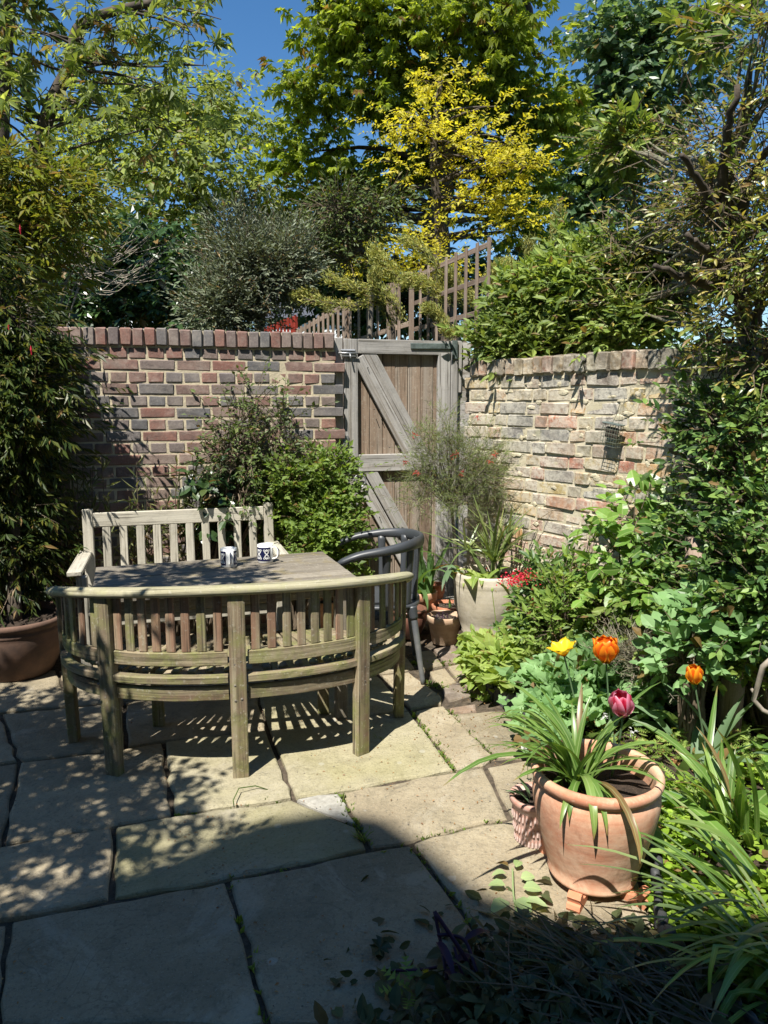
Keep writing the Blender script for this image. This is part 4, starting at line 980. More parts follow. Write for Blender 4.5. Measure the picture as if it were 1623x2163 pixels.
# ------------------------------------------------------------------ pots
def pot(name, c, prof, mat, label, cat='plant pot', soil=None, rot=0, wob=.004, k=48, group=None, tilt=None):
    root = empty(name, tuple(c), rot, label=label, cat=cat, group=group)
    V, F = lathe_vf(prof, k, wob=wob); g = Geo(); g.add(V, F); g.obj('body', M[mat], root, smooth=True)
    if soil:
        r, z = soil; V = [(0, 0, z + .01)]; F = []; kk = 28; rings = 5
        for i in range(1, rings + 1):
            for j in range(kk): a = 2 * math.pi * j / kk; V.append((r * i / rings * math.cos(a), r * i / rings * math.sin(a), z + (rng.normal(0, .004) if i < rings else 0)))
        for j in range(kk): F.append([0, 1 + j, 1 + (j + 1) % kk])
        for i in range(rings - 1):
            for j in range(kk): a0 = 1 + i * kk; F.append([a0 + j, a0 + kk + j, a0 + kk + (j + 1) % kk, a0 + (j + 1) % kk])
        g = Geo(); g.add(V, F); g.obj('potting_soil', M['soil'], root, smooth=True)
    return root
PC = G(1250, 1855)                                   # the big terracotta pot
big_pot = pot('terracotta_pot', PC + Vector((0, 0, .03)),
    [(0, 0), (.135, 0), (.141, .004), (.144, .014), (.141, .02), (.152, .06), (.168, .12), (.184, .18), (.196, .235), (.2, .275), (.198, .3), (.192, .313), (.19, .318),
     (.196, .322), (.203, .33), (.207, .342), (.206, .353), (.199, .361), (.188, .361), (.181, .352), (.179, .335), (.181, .27), (.165, .15), (0, .14)],
    'terra', 'large rounded terracotta pot on little feet holding strap-leaved plant and pink tulip', soil=(.182, .285), k=72)
for ang_, lb in ((R(-122), 'terracotta pot foot under the front of the big pot'), (R(-48), 'terracotta pot foot under the right side of the big pot'), (R(130), 'terracotta pot foot hidden behind the big pot')):
    p = PC + Vector((math.cos(ang_) * .125, math.sin(ang_) * .125, 0))
    S = [(-.035, 0), (.05, 0), (.055, .012), (.05, .024), (.043, .028), (.045, .036), (.05, .046), (.043, .056), (.03, .058), (.02, .05), (.018, .034), (.0, .028), (-.035, .028)]
    g = Geo(); V = []; n = len(S); wv = .021
    for yy in (-wv, wv):
        for (x, z) in S: V.append((x + .02, yy, z))
    g.add(V, [list(range(n))[::-1], list(range(n, 2 * n))] + [[i, (i + 1) % n, n + (i + 1) % n, n + i] for i in range(n)])
    g.obj('pot_foot', M['terra_foot'], loc=p, rot=(0, 0, ang_), label=lb, cat='pot foot', group='terracotta feet under the big pot')
# basket-pattern small pot
p = G(1128, 1772); bk = pot('basket_pot', p, [(0, 0), (.062, 0), (.064, .004), (.073, .07), (.081, .145), (.084, .147), (.09, .152), (.091, .168), (.086, .172), (.078, .170), (.075, .14), (0, .13)],
    'terra_salt', 'small salt-stained terracotta pot with basket-weave ribs, tucked behind the big pot', soil=(.078, .148))
for zc0, zc1 in ((.006, .044), (.05, .09), (.096, .138)):
    for j in range(34):
        a = 2 * math.pi * j / 34 + zc0; r0 = np.interp(zc0, [0, .147], [.064, .081]); r1 = np.interp(zc1, [0, .147], [.064, .081])
        V, F = cbox_vf(.007, .006, zc1 - zc0, .0018); m4 = Matrix.Translation(((r0 + r1) / 2 * math.cos(a), (r0 + r1) / 2 * math.sin(a), (zc0 + zc1) / 2)) @ Matrix.Rotation(a + math.pi / 2, 4, 'Z') @ Matrix.Rotation(-.12, 4, 'X')
        mkobj('rib', Geo().add(V, F).mesh('rib'), M['terra_salt'], bk, mtx=m4)
# group by the gate
def tpz(px, py, Y, z): q = PY(px, py, Y); return Vector((q.x, Y, z))
std = lambda R_, H_, b=.68: [(0, 0), (R_ * b, 0), (R_ * b + .002, .003), (R_ * .91, H_ * .74), (R_ * .93, H_ * .745), (R_ * .99, H_ * .76), (R_, H_ * .98), (R_ * .985, H_), (R_ * .9, H_), (R_ * .88, H_ * .97), (R_ * .82, H_ * .7), (0, H_ * .65)]
front_pot = pot('terracotta_pot', tpz(939, 1340, 4.62, 0), std(.115, .185), 'terra_pale', 'pale terracotta pot of brown gritty soil, frontmost by the border edge', soil=(.1, .155))
red_pot = pot('terracotta_pot', tpz(948, 1320, 4.93, 0), [(0, 0), (.07, 0), (.1, .1), (.118, .14), (.121, .165), (.115, .17), (.106, .168), (.1, .13), (0, .12)], 'terra_red', 'wide orange terracotta pot with a green shoot, right behind the pale one', soil=(.104, .148))
iris_pot = pot('terracotta_pot', tpz(892, 1320, 5.02, 0), std(.105, .24, .75), 'terra', 'terracotta pot full of tall sword-shaped leaves, in front of the gate', soil=(.09, .2))
iris_pot2 = pot('terracotta_pot', tpz(917, 1320, 5.14, 0), std(.075, .26, .7), 'terra_red', 'narrow shaded terracotta pot behind the sword-leaved plant, by the gate', soil=(.062, .22))
glaze = pot('glazed_pot', tpz(862, 1335, 4.74, 0), [(0, 0), (.07, 0), (.085, .02), (.115, .08), (.122, .12), (.115, .155), (.107, .168), (.112, .174), (.126, .18), (.128, .192), (.12, .197), (.108, .193), (.1, .17), (0, .15)], 'brown_glaze', 'round brown glazed pot beside the chair leg', soil=(.103, .165))
back_pot = pot('terracotta_pot', tpz(690, 1310, 4.86, 0), std(.11, .22), 'terra', 'terracotta pot half seen between the bench slats under the table end', soil=(.095, .19))
crp = Vector((.655, 4.5, .085))
cream = pot('stoneware_pot', crp, [(0, 0), (.155, 0), (.162, .01), (.158, .03), (.164, .04), (.16, .05), (.185, .12), (.206, .2), (.214, .27), (.213, .33), (.211, .345), (.213, .35), (.211, .356), (.213, .362), (.211, .368), (.207, .395), (.206, .41), (.196, .416), (.186, .41), (.184, .36), (0, .35)],
    'cream_pot', 'large bulbous cream stoneware pot holding the spiky palm-like plant', soil=(.19, .375), k=64)
lpot = pot('bowl_pot', Vector((-2.12, 4.08, 0)), [(0, 0), (.17, 0), (.19, .02), (.25, .15), (.272, .25), (.27, .275), (.278, .285), (.27, .295), (.28, .31), (.292, .325), (.292, .345), (.28, .352), (.262, .345), (.255, .3), (0, .28)],
    'brown_glaze', 'wide shaded terracotta bowl under the dark shrub at the left edge', soil=(.258, .31), k=64)
lpot.children[0].data.materials[0] = M['terra_shade']
# step / kerb block under the cream pot, and stones
for (px, py, Y, sx, sy, sz, z, lb, rz) in ((945, 1250, 5.05, .5, .14, .10, .05, 'pale ribbed concrete block lying against the gate behind the pots', .25), (945, 1235, 5.1, .46, .1, .06, .13, 'second pale concrete slab stacked on the ribbed block by the gate', .3)):
    q = PY(px, py, Y); V, F = cbox_vf(sx, sy, sz, .006); V = V + rng.normal(0, .002, V.shape); Geo().add(V, F).obj('concrete_block', M['concrete'], loc=(q.x, Y, z), rot=(0, 0, rz), label=lb, cat='block')
for i, (px, py, Y, r, lb) in enumerate(((905, 1312, 4.88, .045, 'round brownish stone between the iris pot and the orange pot'), (897, 1330, 4.85, .03, 'small grey stone beside the glazed pot'), (700, 1330, 4.7, .05, 'grey rounded stone under the table'), (1085, 1310, 4.35, .03, 'pale rounded stone at the foot of the cream pot'))):
    q = PY(px, py, Y); V, F = lathe_vf([(0, -r * .7), (r * .7, -r * .5), (r, 0), (r * .8, r * .5), (0, r * .75)], 12, wob=.08); Geo().add(V, F).obj('stone', M['bark_pale'], loc=(q.x, Y, r * .7), label=lb, cat='stone', smooth=True)

# ------------------------------------------------------------------ black roll-edging round the border
edge = empty('border_edging', tuple(BEDW[0]), label='black plastic corrugated edging along the flower border', cat='edging')
path = smoothpath(BEDW, 6); seg_ = []; acc = 0
for a, b in zip(path[:-1], path[1:]): seg_.append((a, b, (b - a).length))
tot = sum(s[2] for s in seg_); k = int(tot / .052)
for i in range(k):
    s = (i + .5) * tot / k; a_ = 0
    for a, b, l in seg_:
        if a_ + l >= s: p = a.lerp(b, (s - a_) / l); d = (b - a).normalized(); break
        a_ += l
    h = .082 + rng.normal(0, .004); r = .024
    V = []; F = []; kk = 10
    for z, rr in ((-.03, r), (h - .012, r), (h - .003, r * .85), (h, r * .5)):
        for j in range(kk): an = 2 * math.pi * j / kk; V.append((rr * 1.06 * math.cos(an), rr * .6 * math.sin(an), z))
    n3 = 3 * kk
    F = [[q * kk + j, q * kk + (j + 1) % kk, (q + 1) * kk + (j + 1) % kk, (q + 1) * kk + j] for q in range(3) for j in range(kk)] + [[n3 + j for j in range(kk)]]
    mkobj('edging_ridge', Geo().add(V, F).mesh('edging_ridge', True), M['dark_plastic'], edge, loc=p - BEDW[0], rot=(rng.normal(0, .06), rng.normal(0, .06), math.atan2(d.y, d.x)))

# ------------------------------------------------------------------ wire bird feeder hanging on the old wall
fz = 1.62
best = None
for u in np.linspace(0, 2.2, 500):
    p = WA + dr * u; q = cam.matrix_world.inverted() @ Vector((p.x, p.y, 1.5)); x = 811.5 + FPX * q.x / -q.z
    if best is None or abs(x - 1312) < best[0]: best = (abs(x - 1312), p.copy())
fp = best[1] + nr * .06; ftop = PY(1310, 895, fp.y).z
fd = empty('bird_feeder', (fp.x, fp.y, ftop), label='small wire cage bird feeder hanging tilted on the old brick wall', cat='bird feeder')
fd.rotation_euler = (0, R(9), math.atan2(dr.y, dr.x))
def ftube(nm, pts, r=.0012, mt='wire'): g = Geo(); add_tube(g, pts, r, 5); return g.obj(nm, M[mt], fd)
fw, fdp, fh = .052, .022, .125
V, F = cbox_vf(fw * 2.25, fdp * 2.6, .006, .002); Geo().add(V, F).obj('lid', M['strap'], fd)
for y in (-fdp, fdp):
    for k in range(7): x = -fw + 2 * fw * k / 6; ftube('wire', [(x, y, 0), (x, y, -fh)])
    for k in range(6): z = -.008 - (fh - .008) * k / 5; ftube('wire', [(-fw, y, z), (fw, y, z)])
for x in (-fw, fw):
    ftube('wire', [(x, 0, 0), (x, 0, -fh)])
    for k in range(6): z = -.008 - (fh - .008) * k / 5; ftube('wire', [(x, -fdp, z), (x, fdp, z)])
V, F = cbox_vf(fw * 1.5, fdp * 1.3, .06, .006); Geo().add(V + np.array([0, 0, -.05]), F).obj('fat_block', M['bark'], fd)
ftube('hanger', [(-.01, 0, 0), (.012, -.005, .05), (.04, -.03, .115)], .0015); ftube('hanger', [(.03, 0, 0), (.032, -.0, .05), (.033, -.03, .09)], .001)
# ------------------------------------------------------------------ planting helpers
def B(px, py, rx, rz, Y, dy=None, w=None):
    c = PY(px, py, Y); s = Y / FPX; r = (rx * s, dy if dy else min(rx, rz) * s * .75, rz * s)
    return (tuple(c), r, w or r[0] * r[2])
def shrink(blobs, L, sig, leaf, k=.8):
    e = k * (L * .6 + sig[0] + leaf * .5)
    return [(c, tuple(max(.3 * x, x - e) for x in r), w) for c, r, w in blobs]
def foliage(root, name, mat, O, D, L, nl, T, size, org, ang=50, droop=0., jit=.25, upn=1., kind='stuff', **kw):
    g = Geo(); twig_leaves(g, O - np.array(org), D, L, nl, T, size, ang, droop, jit, upn, **kw); return g.obj(name, M[mat], root, kind=kind)
def twigs_geo(g, O, D, L, r=.003, org=(0, 0, 0), frac=1.0, k=3):
    n = len(O); idx = rng.permutation(n)[:int(n * frac)]; O = O[idx] - np.array(org); D = D[idx]; L = np.broadcast_to(L, (n,))[idx]
    X = nrm(np.cross(D, np.array([.3, .2, 1.]))); Y = np.cross(X, D); V = []
    for (t, rr) in ((-.5, 1.2), (.95, .4)):
        for j in range(3): a = 2 * math.pi * j / 3; V.append(O + D * (L * t)[:, None] + (X * math.cos(a) + Y * math.sin(a)) * r * rr)
    V = np.stack(V, 1).reshape(-1, 3); F = np.array([(0, 1, 4, 3), (1, 2, 5, 4), (2, 0, 3, 5)])
    FF = (F[None] + (np.arange(len(idx)) * 6)[:, None, None]).reshape(-1, 4); g.add(V, FF)
def tree(name, label, cat, base, trunk, r0, r1, blobs, K, per, T, leaf, mat, nl=5, L=.22, sig=(.2, .2, .12), ang=50, droop=.15, upn=.9, bark='bark', limbn=26, limb_r=(.035, .008), shell=.55, forks=None, twig_frac=.3, up=.25, group=None, twr=.004, jit=.25, outward=1.0, sag=.1):
    """trunk: list of points; blobs: crown masses; leaves are set on twigs gathered in clumps"""
    base = Vector(base); root = empty(name, tuple(base), label=label, cat=cat, group=group); org = tuple(base)
    g = Geo(); P = [Vector(p) - base for p in smoothpath([base] + trunk, 5)]; add_tube(g, [p + Vector(rng.normal(0, r1 * .12, 3)) for p in P], np.linspace(r0, r1, len(P)), 10)
    blobs = shrink(blobs, L, sig, leaf); O, D, C = clump_twigs(blobs, K, per, sig, shell, outward, up)
    tg = rng.permutation(len(C))[:limbn]; tp_ = [Vector(p) for p in ([base] + trunk)][1:]
    for i in tg:
        c = Vector(C[i]); below = [q for q in P if (q + base).z < c.z + .2] or P; s = min(below[len(below) // 5:] or below, key=lambda q: (q + base - c).length * (1 + .3 * rng.random()))
        limbs(g, s, [c - base], limb_r[0], limb_r[1], 5, sag)
    g.obj('trunk', M[bark], root, smooth=True)
    g = Geo(); twigs_geo(g, O, D, L, twr, org, twig_frac)
    for c in C[rng.permutation(len(C))[:len(C) // 2]]:
        q = O[rng.integers(len(O), size=1)][0]
    g.obj('twigs', M['twig'], root, kind='stuff')
    foliage(root, 'crown', mat, O, D, L, nl, T, leaf, org, ang, droop, jit, upn)
    return root
RH = T_rhomb(.5, .08, .12); RHN = T_rhomb(.3, .05, .1); OV = T_oval(.5); OVN = T_oval(.34); PALM = T_palm(5, 150, .42, .3); PALM7 = T_palm(5, 170, .3, .2)

# ------------------------------------------------------------------ trees beyond the walls
tree('chestnut_tree', 'tall broad tree with bright green hanging leaf clusters filling the top centre', 'tree', (1.3, 11.4, 0), [PY(925, 560, 11.3), PY(930, 420, 11.2), PY(950, 300, 11), PY(1040, 180, 11), PY(1120, 40, 11)], .22, .09,
     [B(715, 60, 90, 100, 10.6), B(860, 60, 170, 110, 10.2), B(1050, 50, 150, 90, 10.2), B(670, 200, 90, 70, 10.8), B(810, 190, 120, 80, 10.4), B(1010, 210, 170, 90, 10.6), B(1150, 250, 90, 90, 10.8),
      B(640, 330, 80, 70, 11), B(720, 400, 130, 80, 11.2), B(900, 330, 130, 100, 11.6), B(1090, 360, 80, 80, 11.4), B(760, -90, 150, 90, 10.6), B(980, -110, 200, 100, 10.6), B(1100, 460, 60, 80, 11.6), B(690, 500, 90, 60, 12), B(600, 480, 70, 70, 12)],
     290, 11, PALM, .10, 'l_chestnut', 5, .2, (.22, .22, .09), 62, .5, .8, limbn=60, limb_r=(.06, .012), forks=None, twr=.005, shell=.25)
tree('yellow_tree', 'golden yellow-leaved tree in front of the tall green tree, above the gate', 'tree', (.85, 8.6, 0), [PY(925, 620, 8.6), PY(930, 480, 8.6), PY(915, 330, 8.6), PY(930, 180, 8.6)], .09, .025,
     [B(935, 170, 50, 55, 8.6, .3), B(900, 250, 60, 45, 8.5, .3), B(1040, 225, 45, 22, 8.5, .3), B(855, 270, 60, 28, 8.4, .4), B(940, 300, 70, 40, 8.5, .4), B(1060, 290, 110, 28, 8.3, .5), B(1100, 350, 80, 50, 8.3, .5), B(1010, 340, 50, 35, 8.4, .4), B(860, 350, 60, 25, 8.4, .4),
      B(1050, 420, 90, 40, 8.4, .5), B(1120, 440, 60, 35, 8.4, .5), B(960, 430, 70, 30, 8.4, .4), B(1060, 480, 80, 25, 8.5, .4), B(850, 510, 90, 40, 8.5, .4), B(930, 560, 90, 50, 8.2, .5), B(800, 560, 70, 40, 8.3, .4)],
     98, 13, T_rhomb(.55, .06, .1), .046, 'l_gold', 7, .14, (.17, .17, .05), 60, .1, .9, limbn=45, limb_r=(.022, .005), twr=.003, shell=.15, up=.1, outward=.6)
tree('lime_tree', 'broad light green tree standing left of centre beyond the red wall', 'tree', (-4.0, 12.5, 0), [PY(430, 560, 12.5), PY(420, 400, 12.5), PY(400, 250, 12.5)], .2, .08,
     [B(300, 200, 120, 80, 12.0), B(430, 230, 110, 80, 12), B(500, 290, 60, 80, 12), B(250, 320, 130, 90, 11.6), B(390, 350, 140, 90, 11.4), B(510, 420, 90, 80, 11.6), B(310, 470, 130, 80, 11.5), B(450, 530, 110, 60, 11.8), B(180, 470, 110, 90, 11.6), B(150, 300, 80, 90, 12), B(590, 440, 50, 60, 12)],
     200, 12, T_rhomb(.6, .06, .15), .09, 'l_lime', 7, .24, (.26, .26, .15), 60, .5, .8, limbn=30, limb_r=(.05, .01), shell=.35)
tree('poplar_tree', 'tall dark blue-green tree with pale upper trunks, behind the yellow one on the right', 'tree', (4.6, 14.6, 0), [PY(1270, 600, 14.5), PY(1265, 440, 14.5), PY(1275, 300, 14.5), PY(1285, 150, 14.5), PY(1330, 20, 14.5)], .2, .1,
     [B(1240, 420, 60, 90, 14), B(1180, 520, 60, 60, 14), B(1250, 260, 70, 70, 14.2), B(1330, 200, 90, 70, 14.2), B(1300, 80, 100, 80, 14), B(1420, 60, 90, 70, 14), B(1490, 150, 60, 60, 14), B(1400, 260, 70, 60, 14.4), B(1180, 420, 50, 50, 14), B(1350, 400, 60, 70, 14.4), B(1260, 560, 90, 50, 14), B(1550, 40, 60, 50, 14)],
     190, 10, T_rhomb(.75, .05, .12), .13, 'l_poplar', 6, .24, (.26, .26, .17), 60, .3, .7, bark='bark_pale', limbn=34, limb_r=(.07, .012), shell=.3)
g = Geo(); pb = Vector((3.9, 14.2, 0)); pr_ = empty('poplar_trunk_tree', tuple(pb), label='second pale-barked trunk leaning right beside the dark blue-green tree', cat='tree')
add_tube(g, [p - pb for p in smoothpath([pb, PY(1235, 600, 14.2), PY(1235, 440, 14.2), PY(1250, 250, 14.2), PY(1280, 100, 14.2)], 5)], np.linspace(.13, .05, 21), 9)
for q in ((1330, 130), (1195, 440), (1190, 370), (1370, 60)): limbs(g, PY(1245, 420, 14.2) - pb, [PY(q[0], q[1], 14) - pb], .06, .02)
g.obj('trunk', M['bark_pale'], pr_, smooth=True)
bl_ = [B(1200, 330, 50, 60, 14), B(1290, 330, 60, 60, 14), B(1340, 130, 70, 60, 14)]; O, D, C = clump_twigs(bl_, 40, 12, (.25, .25, .17), .3); foliage(pr_, 'crown', 'l_poplar', O, D, .24, 6, T_rhomb(.75, .05, .12), .14, tuple(pb), 60, .3)
tree('maple_tree', 'slender dark-limbed tree at the top left with large sparse pointed leaves', 'tree', (-4.05, 7.0, 0), [PY(70, 700, 6.9), PY(85, 380, 6.8), PY(95, 260, 6.8), PY(150, 130, 6.8), PY(165, 60, 6.8), PY(240, 25, 6.8), PY(330, 5, 6.8)], .085, .03,
     [B(60, 60, 70, 60, 6.6), B(170, 80, 80, 50, 6.6, None, .2), B(300, 60, 80, 30, 6.8, None, .15), B(400, 60, 70, 50, 6.7), B(470, 40, 40, 40, 6.7), B(250, 130, 90, 50, 6.6), B(110, 180, 90, 60, 6.5), B(330, 180, 90, 40, 6.6), B(60, 300, 70, 60, 6.5), B(240, 240, 100, 50, 6.5), B(-60, 150, 90, 150, 6.4), B(350, 270, 90, 50, 6.8), B(430, 130, 50, 40, 6.7)],
     52, 4, PALM7, .10, 'l_maple', 4, .2, (.15, .15, .1), 55, .45, .8, limbn=60, limb_r=(.014, .004), shell=.1, twig_frac=1.0)
g = Geo(); tb = Vector((-3.75, 7.2, 0)); t2 = empty('slim_tree', tuple(tb), label='slim dark bare trunk rising out of the top left corner', cat='tree')
add_tube(g, [p - tb for p in smoothpath([tb, PY(0, 500, 7.2), PY(2, 300, 7.2), PY(8, 150, 7.2), PY(20, 0, 7.2), PY(22, -120, 7.2)], 5)], np.linspace(.09, .05, 26), 9); g.obj('trunk', M['bark'], t2, smooth=True)
O, D, C = clump_twigs([B(-10, 40, 60, 90, 7.2), B(20, -60, 80, 60, 7.2)], 20, 5, (.15, .15, .1)); foliage(t2, 'crown', 'l_maple', O, D, .2, 4, PALM7, .12, tuple(tb), 55, .45)
tree('olive_shrub', 'rounded grey-green small-leaved shrub above the middle of the red wall', 'shrub', (-1.75, 6.9, 0), [PY(545, 720, 6.9), PY(540, 600, 6.9)], .06, .03,
     [B(520, 560, 90, 70, 6.8), B(590, 570, 80, 55, 6.8), B(470, 640, 80, 60, 6.7), B(490, 665, 60, 40, 6.7), B(500, 500, 45, 35, 6.9), B(610, 530, 45, 40, 6.9)],
     150, 26, T_rhomb(.28, .04, .05), .042, 'l_olive', 8, .16, (.11, .11, .12), 45, 0, .5, limbn=30, limb_r=(.015, .004), shell=.4, up=.8, bark='bark_pale')
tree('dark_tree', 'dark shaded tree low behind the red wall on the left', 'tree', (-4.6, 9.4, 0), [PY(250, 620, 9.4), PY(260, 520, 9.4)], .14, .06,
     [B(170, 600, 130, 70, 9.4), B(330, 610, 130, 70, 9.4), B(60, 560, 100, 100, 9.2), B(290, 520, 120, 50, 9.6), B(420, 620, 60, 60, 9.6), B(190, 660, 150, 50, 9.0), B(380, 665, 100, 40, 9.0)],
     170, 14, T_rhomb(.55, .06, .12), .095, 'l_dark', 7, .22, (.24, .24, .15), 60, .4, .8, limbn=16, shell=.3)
# arching bare pale stems in front of the dark tree
g = Geo(); ab_ = Vector((-3.3, 7.0, 0)); ar = empty('arching_stems', tuple(ab_), label='bare pale arching stems in front of the dark tree above the red wall', cat='shrub')
for _ in range(26):
    x0, y0 = rng.uniform(60, 200), rng.uniform(520, 620); x1 = x0 + rng.uniform(130, 260); y1 = y0 + rng.uniform(-90, 30)
    P = smoothpath([PY(x0 - 60, 760, 7.0), PY(x0, y0, 7), PY((x0 + x1) / 2, max(y0, y1) + rng.uniform(5, 30), 6.9), PY(x1, y1, 6.8)], 5); add_tube(g, [p - ab_ for p in P], np.linspace(.006, .002, len(P)), 4, False)
g.obj('stems', M['twig_pale'], ar)
# middle distance
tree('twiggy_shrub', 'thin grey-twigged shrub with reddish tips between the olive shrub and the yellow tree', 'shrub', (-.25, 7.6, 0), [PY(785, 600, 7.6), PY(770, 540, 7.6), PY(740, 470, 7.6)], .03, .012,
     [B(720, 440, 70, 40, 7.5), B(770, 480, 70, 40, 7.6), B(690, 500, 40, 40, 7.6), B(800, 430, 40, 35, 7.7), B(740, 540, 60, 35, 7.6)],
     60, 12, T_rhomb(.4, .04, .1), .05, 'l_climb', 6, .18, (.13, .13, .08), 45, .2, .7, limbn=50, limb_r=(.012, .003), shell=.1, twig_frac=1.0, bark='bark_pale')
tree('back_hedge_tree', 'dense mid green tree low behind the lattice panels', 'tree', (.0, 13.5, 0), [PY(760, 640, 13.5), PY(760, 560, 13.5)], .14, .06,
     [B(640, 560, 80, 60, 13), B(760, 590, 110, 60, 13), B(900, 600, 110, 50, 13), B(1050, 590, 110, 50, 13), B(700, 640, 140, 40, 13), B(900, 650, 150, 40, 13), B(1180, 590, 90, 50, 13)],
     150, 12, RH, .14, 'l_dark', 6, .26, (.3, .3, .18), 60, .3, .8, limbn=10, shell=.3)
# far-off line of trees closing the horizon
g = Geo(); bl_ = [((x + rng.normal(0, .6), 30 + rng.normal(0, 2), rng.uniform(1.2, 2.6)), (2.4, 1.5, rng.uniform(1.6, 2.6)), 1) for x in np.arange(-24, 30, 2.0)]
O, D, C = clump_twigs(bl_, 500, 12, (.5, .5, .35), .5); twig_leaves(g, O, D, .5, 5, RH, .4, 60, .3); g.obj('distant_trees', M['l_dark'], kind='stuff')

def juniper_arm(g, pts, r, n, Yo=0):
    P = smoothpath(pts, 8); idx = rng.integers(0, len(P) - 1, n); c = np.array([tuple(P[i].lerp(P[i + 1], rng.random())) for i in idx]); tn_ = np.array([tuple((P[i + 1] - P[i]).normalized()) for i in idx])
    d = nrm(rdir(n) * .8 + tn_ * .9 + np.array([0, 0, .15])); c = c + rdir(n) * (r * rng.random(n) ** .5)[:, None]
    return c, d
jb = Vector((.15, 6.3, 0)); jr = empty('juniper', tuple(jb), label='yellow-green conifer with long arching mossy arms through the lattice above the gate', cat='conifer')
gl = Geo(); gs = Geo()
for Y, pts, r in ((6.3, [(830, 690), (800, 640), (745, 645), (700, 640), (640, 632)], .05), (6.3, [(850, 680), (820, 620), (770, 612), (730, 600), (690, 585)], .07), (6.2, [(830, 640), (800, 610), (790, 590), (792, 575)], .06), (6.4, [(950, 640), (920, 560), (880, 520), (850, 505)], .06),
                   (5.6, [(1010, 730), (980, 700), (950, 705), (940, 690)], .045), (6.4, [(960, 640), (900, 600), (860, 590)], .08), (6.0, [(940, 690), (920, 660), (900, 650)], .06), (6.4, [(1000, 640), (960, 600), (940, 570)], .09), (6.6, [(860, 600), (810, 560), (790, 530)], .09), (6.6, [(700, 660), (660, 620), (620, 625)], .05), (6.4, [(1150, 640), (1130, 560), (1118, 510)], .07), (6.6, [(1160, 620), (1172, 500), (1180, 440)], .06), (6.4, [(1090, 640), (1075, 590), (1072, 560)], .09), (6.4, [(1030, 620), (1040, 580), (1060, 560)], .07), (6.5,[(1180,600),(1230,540),(1240,500)],.06)):
    P = [PY(x, y, Y) for x, y in pts]; c, d = juniper_arm(None, P, r, int(1500 * r / .06)); scatter(gl, T_rhomb(.22, .02, .04), c - np.array(jb), d, rdir(len(c)), rng.uniform(.02, .045, len(c)))
    add_tube(gs, [p - jb for p in smoothpath(P, 4)], .012, 5, False)
for px, py, Y in ((830, 690, 6.3), (950, 640, 6.4), (1150, 640, 6.4), (1010, 730, 5.6)): add_tube(gs, [Vector((0, 0, 0)), (PY(px, py, Y) - jb) * .6, PY(px, py, Y) - jb], .02, 6, False)
gs.obj('branches', M['bark'], jr); gl.obj('needles', M['l_juniper'], jr, kind='stuff')

# hedge tumbling over the old wall
def shrub(name, label, cat, base, blobs, K, per, T, size, mat, nl=5, L=.1, sig=(.07, .07, .05), ang=50, droop=0., upn=.9, shell=.4, up=.4, limbn=30, bark='twig', lr=(.01, .003), twr=.0025, tf=.5, jit=.25, group=None, kind='stuff', fname='foliage', outward=1.0):
    base = Vector(base); root = empty(name, tuple(base), label=label, cat=cat, group=group); blobs = shrink(blobs, L, sig, size); O, D, C = clump_twigs(blobs, K, per, sig, shell, outward, up)
    g = Geo()
    for i in rng.permutation(len(C))[:limbn]: limbs(g, Vector(rng.normal(0, .02, 3)) * Vector((1, 1, 0)), [Vector(C[i]) - base], lr[0], lr[1], 5, .06)
    twigs_geo(g, O, D, L, twr, tuple(base), tf); g.obj('stems', M[bark], root, kind='stuff')
    foliage(root, fname, mat, O, D, L, nl, T, size, tuple(base), ang, droop, jit, upn, kind=kind); return root
hd = shrub('evergreen_hedge', 'glossy light green evergreen hedge spilling over the old wall right of the gate', 'hedge', (1.3, 5.4, 0),
     [B(1105, 640, 50, 60, 5.3, .3), B(1170, 620, 90, 70, 5.2, .4), B(1270, 610, 90, 80, 4.9, .4), B(1360, 600, 80, 90, 4.7, .4), B(1120, 700, 80, 45, 5.15, .25), B(1230, 700, 90, 45, 4.9, .25), B(1110, 745, 60, 25, 5.0, .15), B(1340, 690, 80, 45, 4.5, .25), B(1080, 720, 40, 40, 5.1, .15), B(1050, 735, 25, 25, 5.2, .12), B(1240, 540, 60, 40, 5.3, .3)],
     300, 17, OVN, .058, 'l_choisya', 7, .09, (.08, .08, .06), 55, 0, .8, shell=.5, up=.7, limbn=40)
# roots and dead stems hanging under the hedge
g = Geo()
for _ in range(70):
    x = rng.uniform(1045, 1200); Yw = 5.0 - (x - 1040) / 160 * .42; p = PY(x, rng.uniform(755, 790), Yw); add_tube(g, [p, p + Vector((rng.normal(0, .01), 0, -.04)), p + Vector((rng.normal(0, .02), .0, -rng.uniform(.06, .14)))], [.003, .002, .001], 3, False)
g.obj('hanging_roots', M['bark'], label='dark dead stems hanging over the old wall under the hedge', cat='stems')

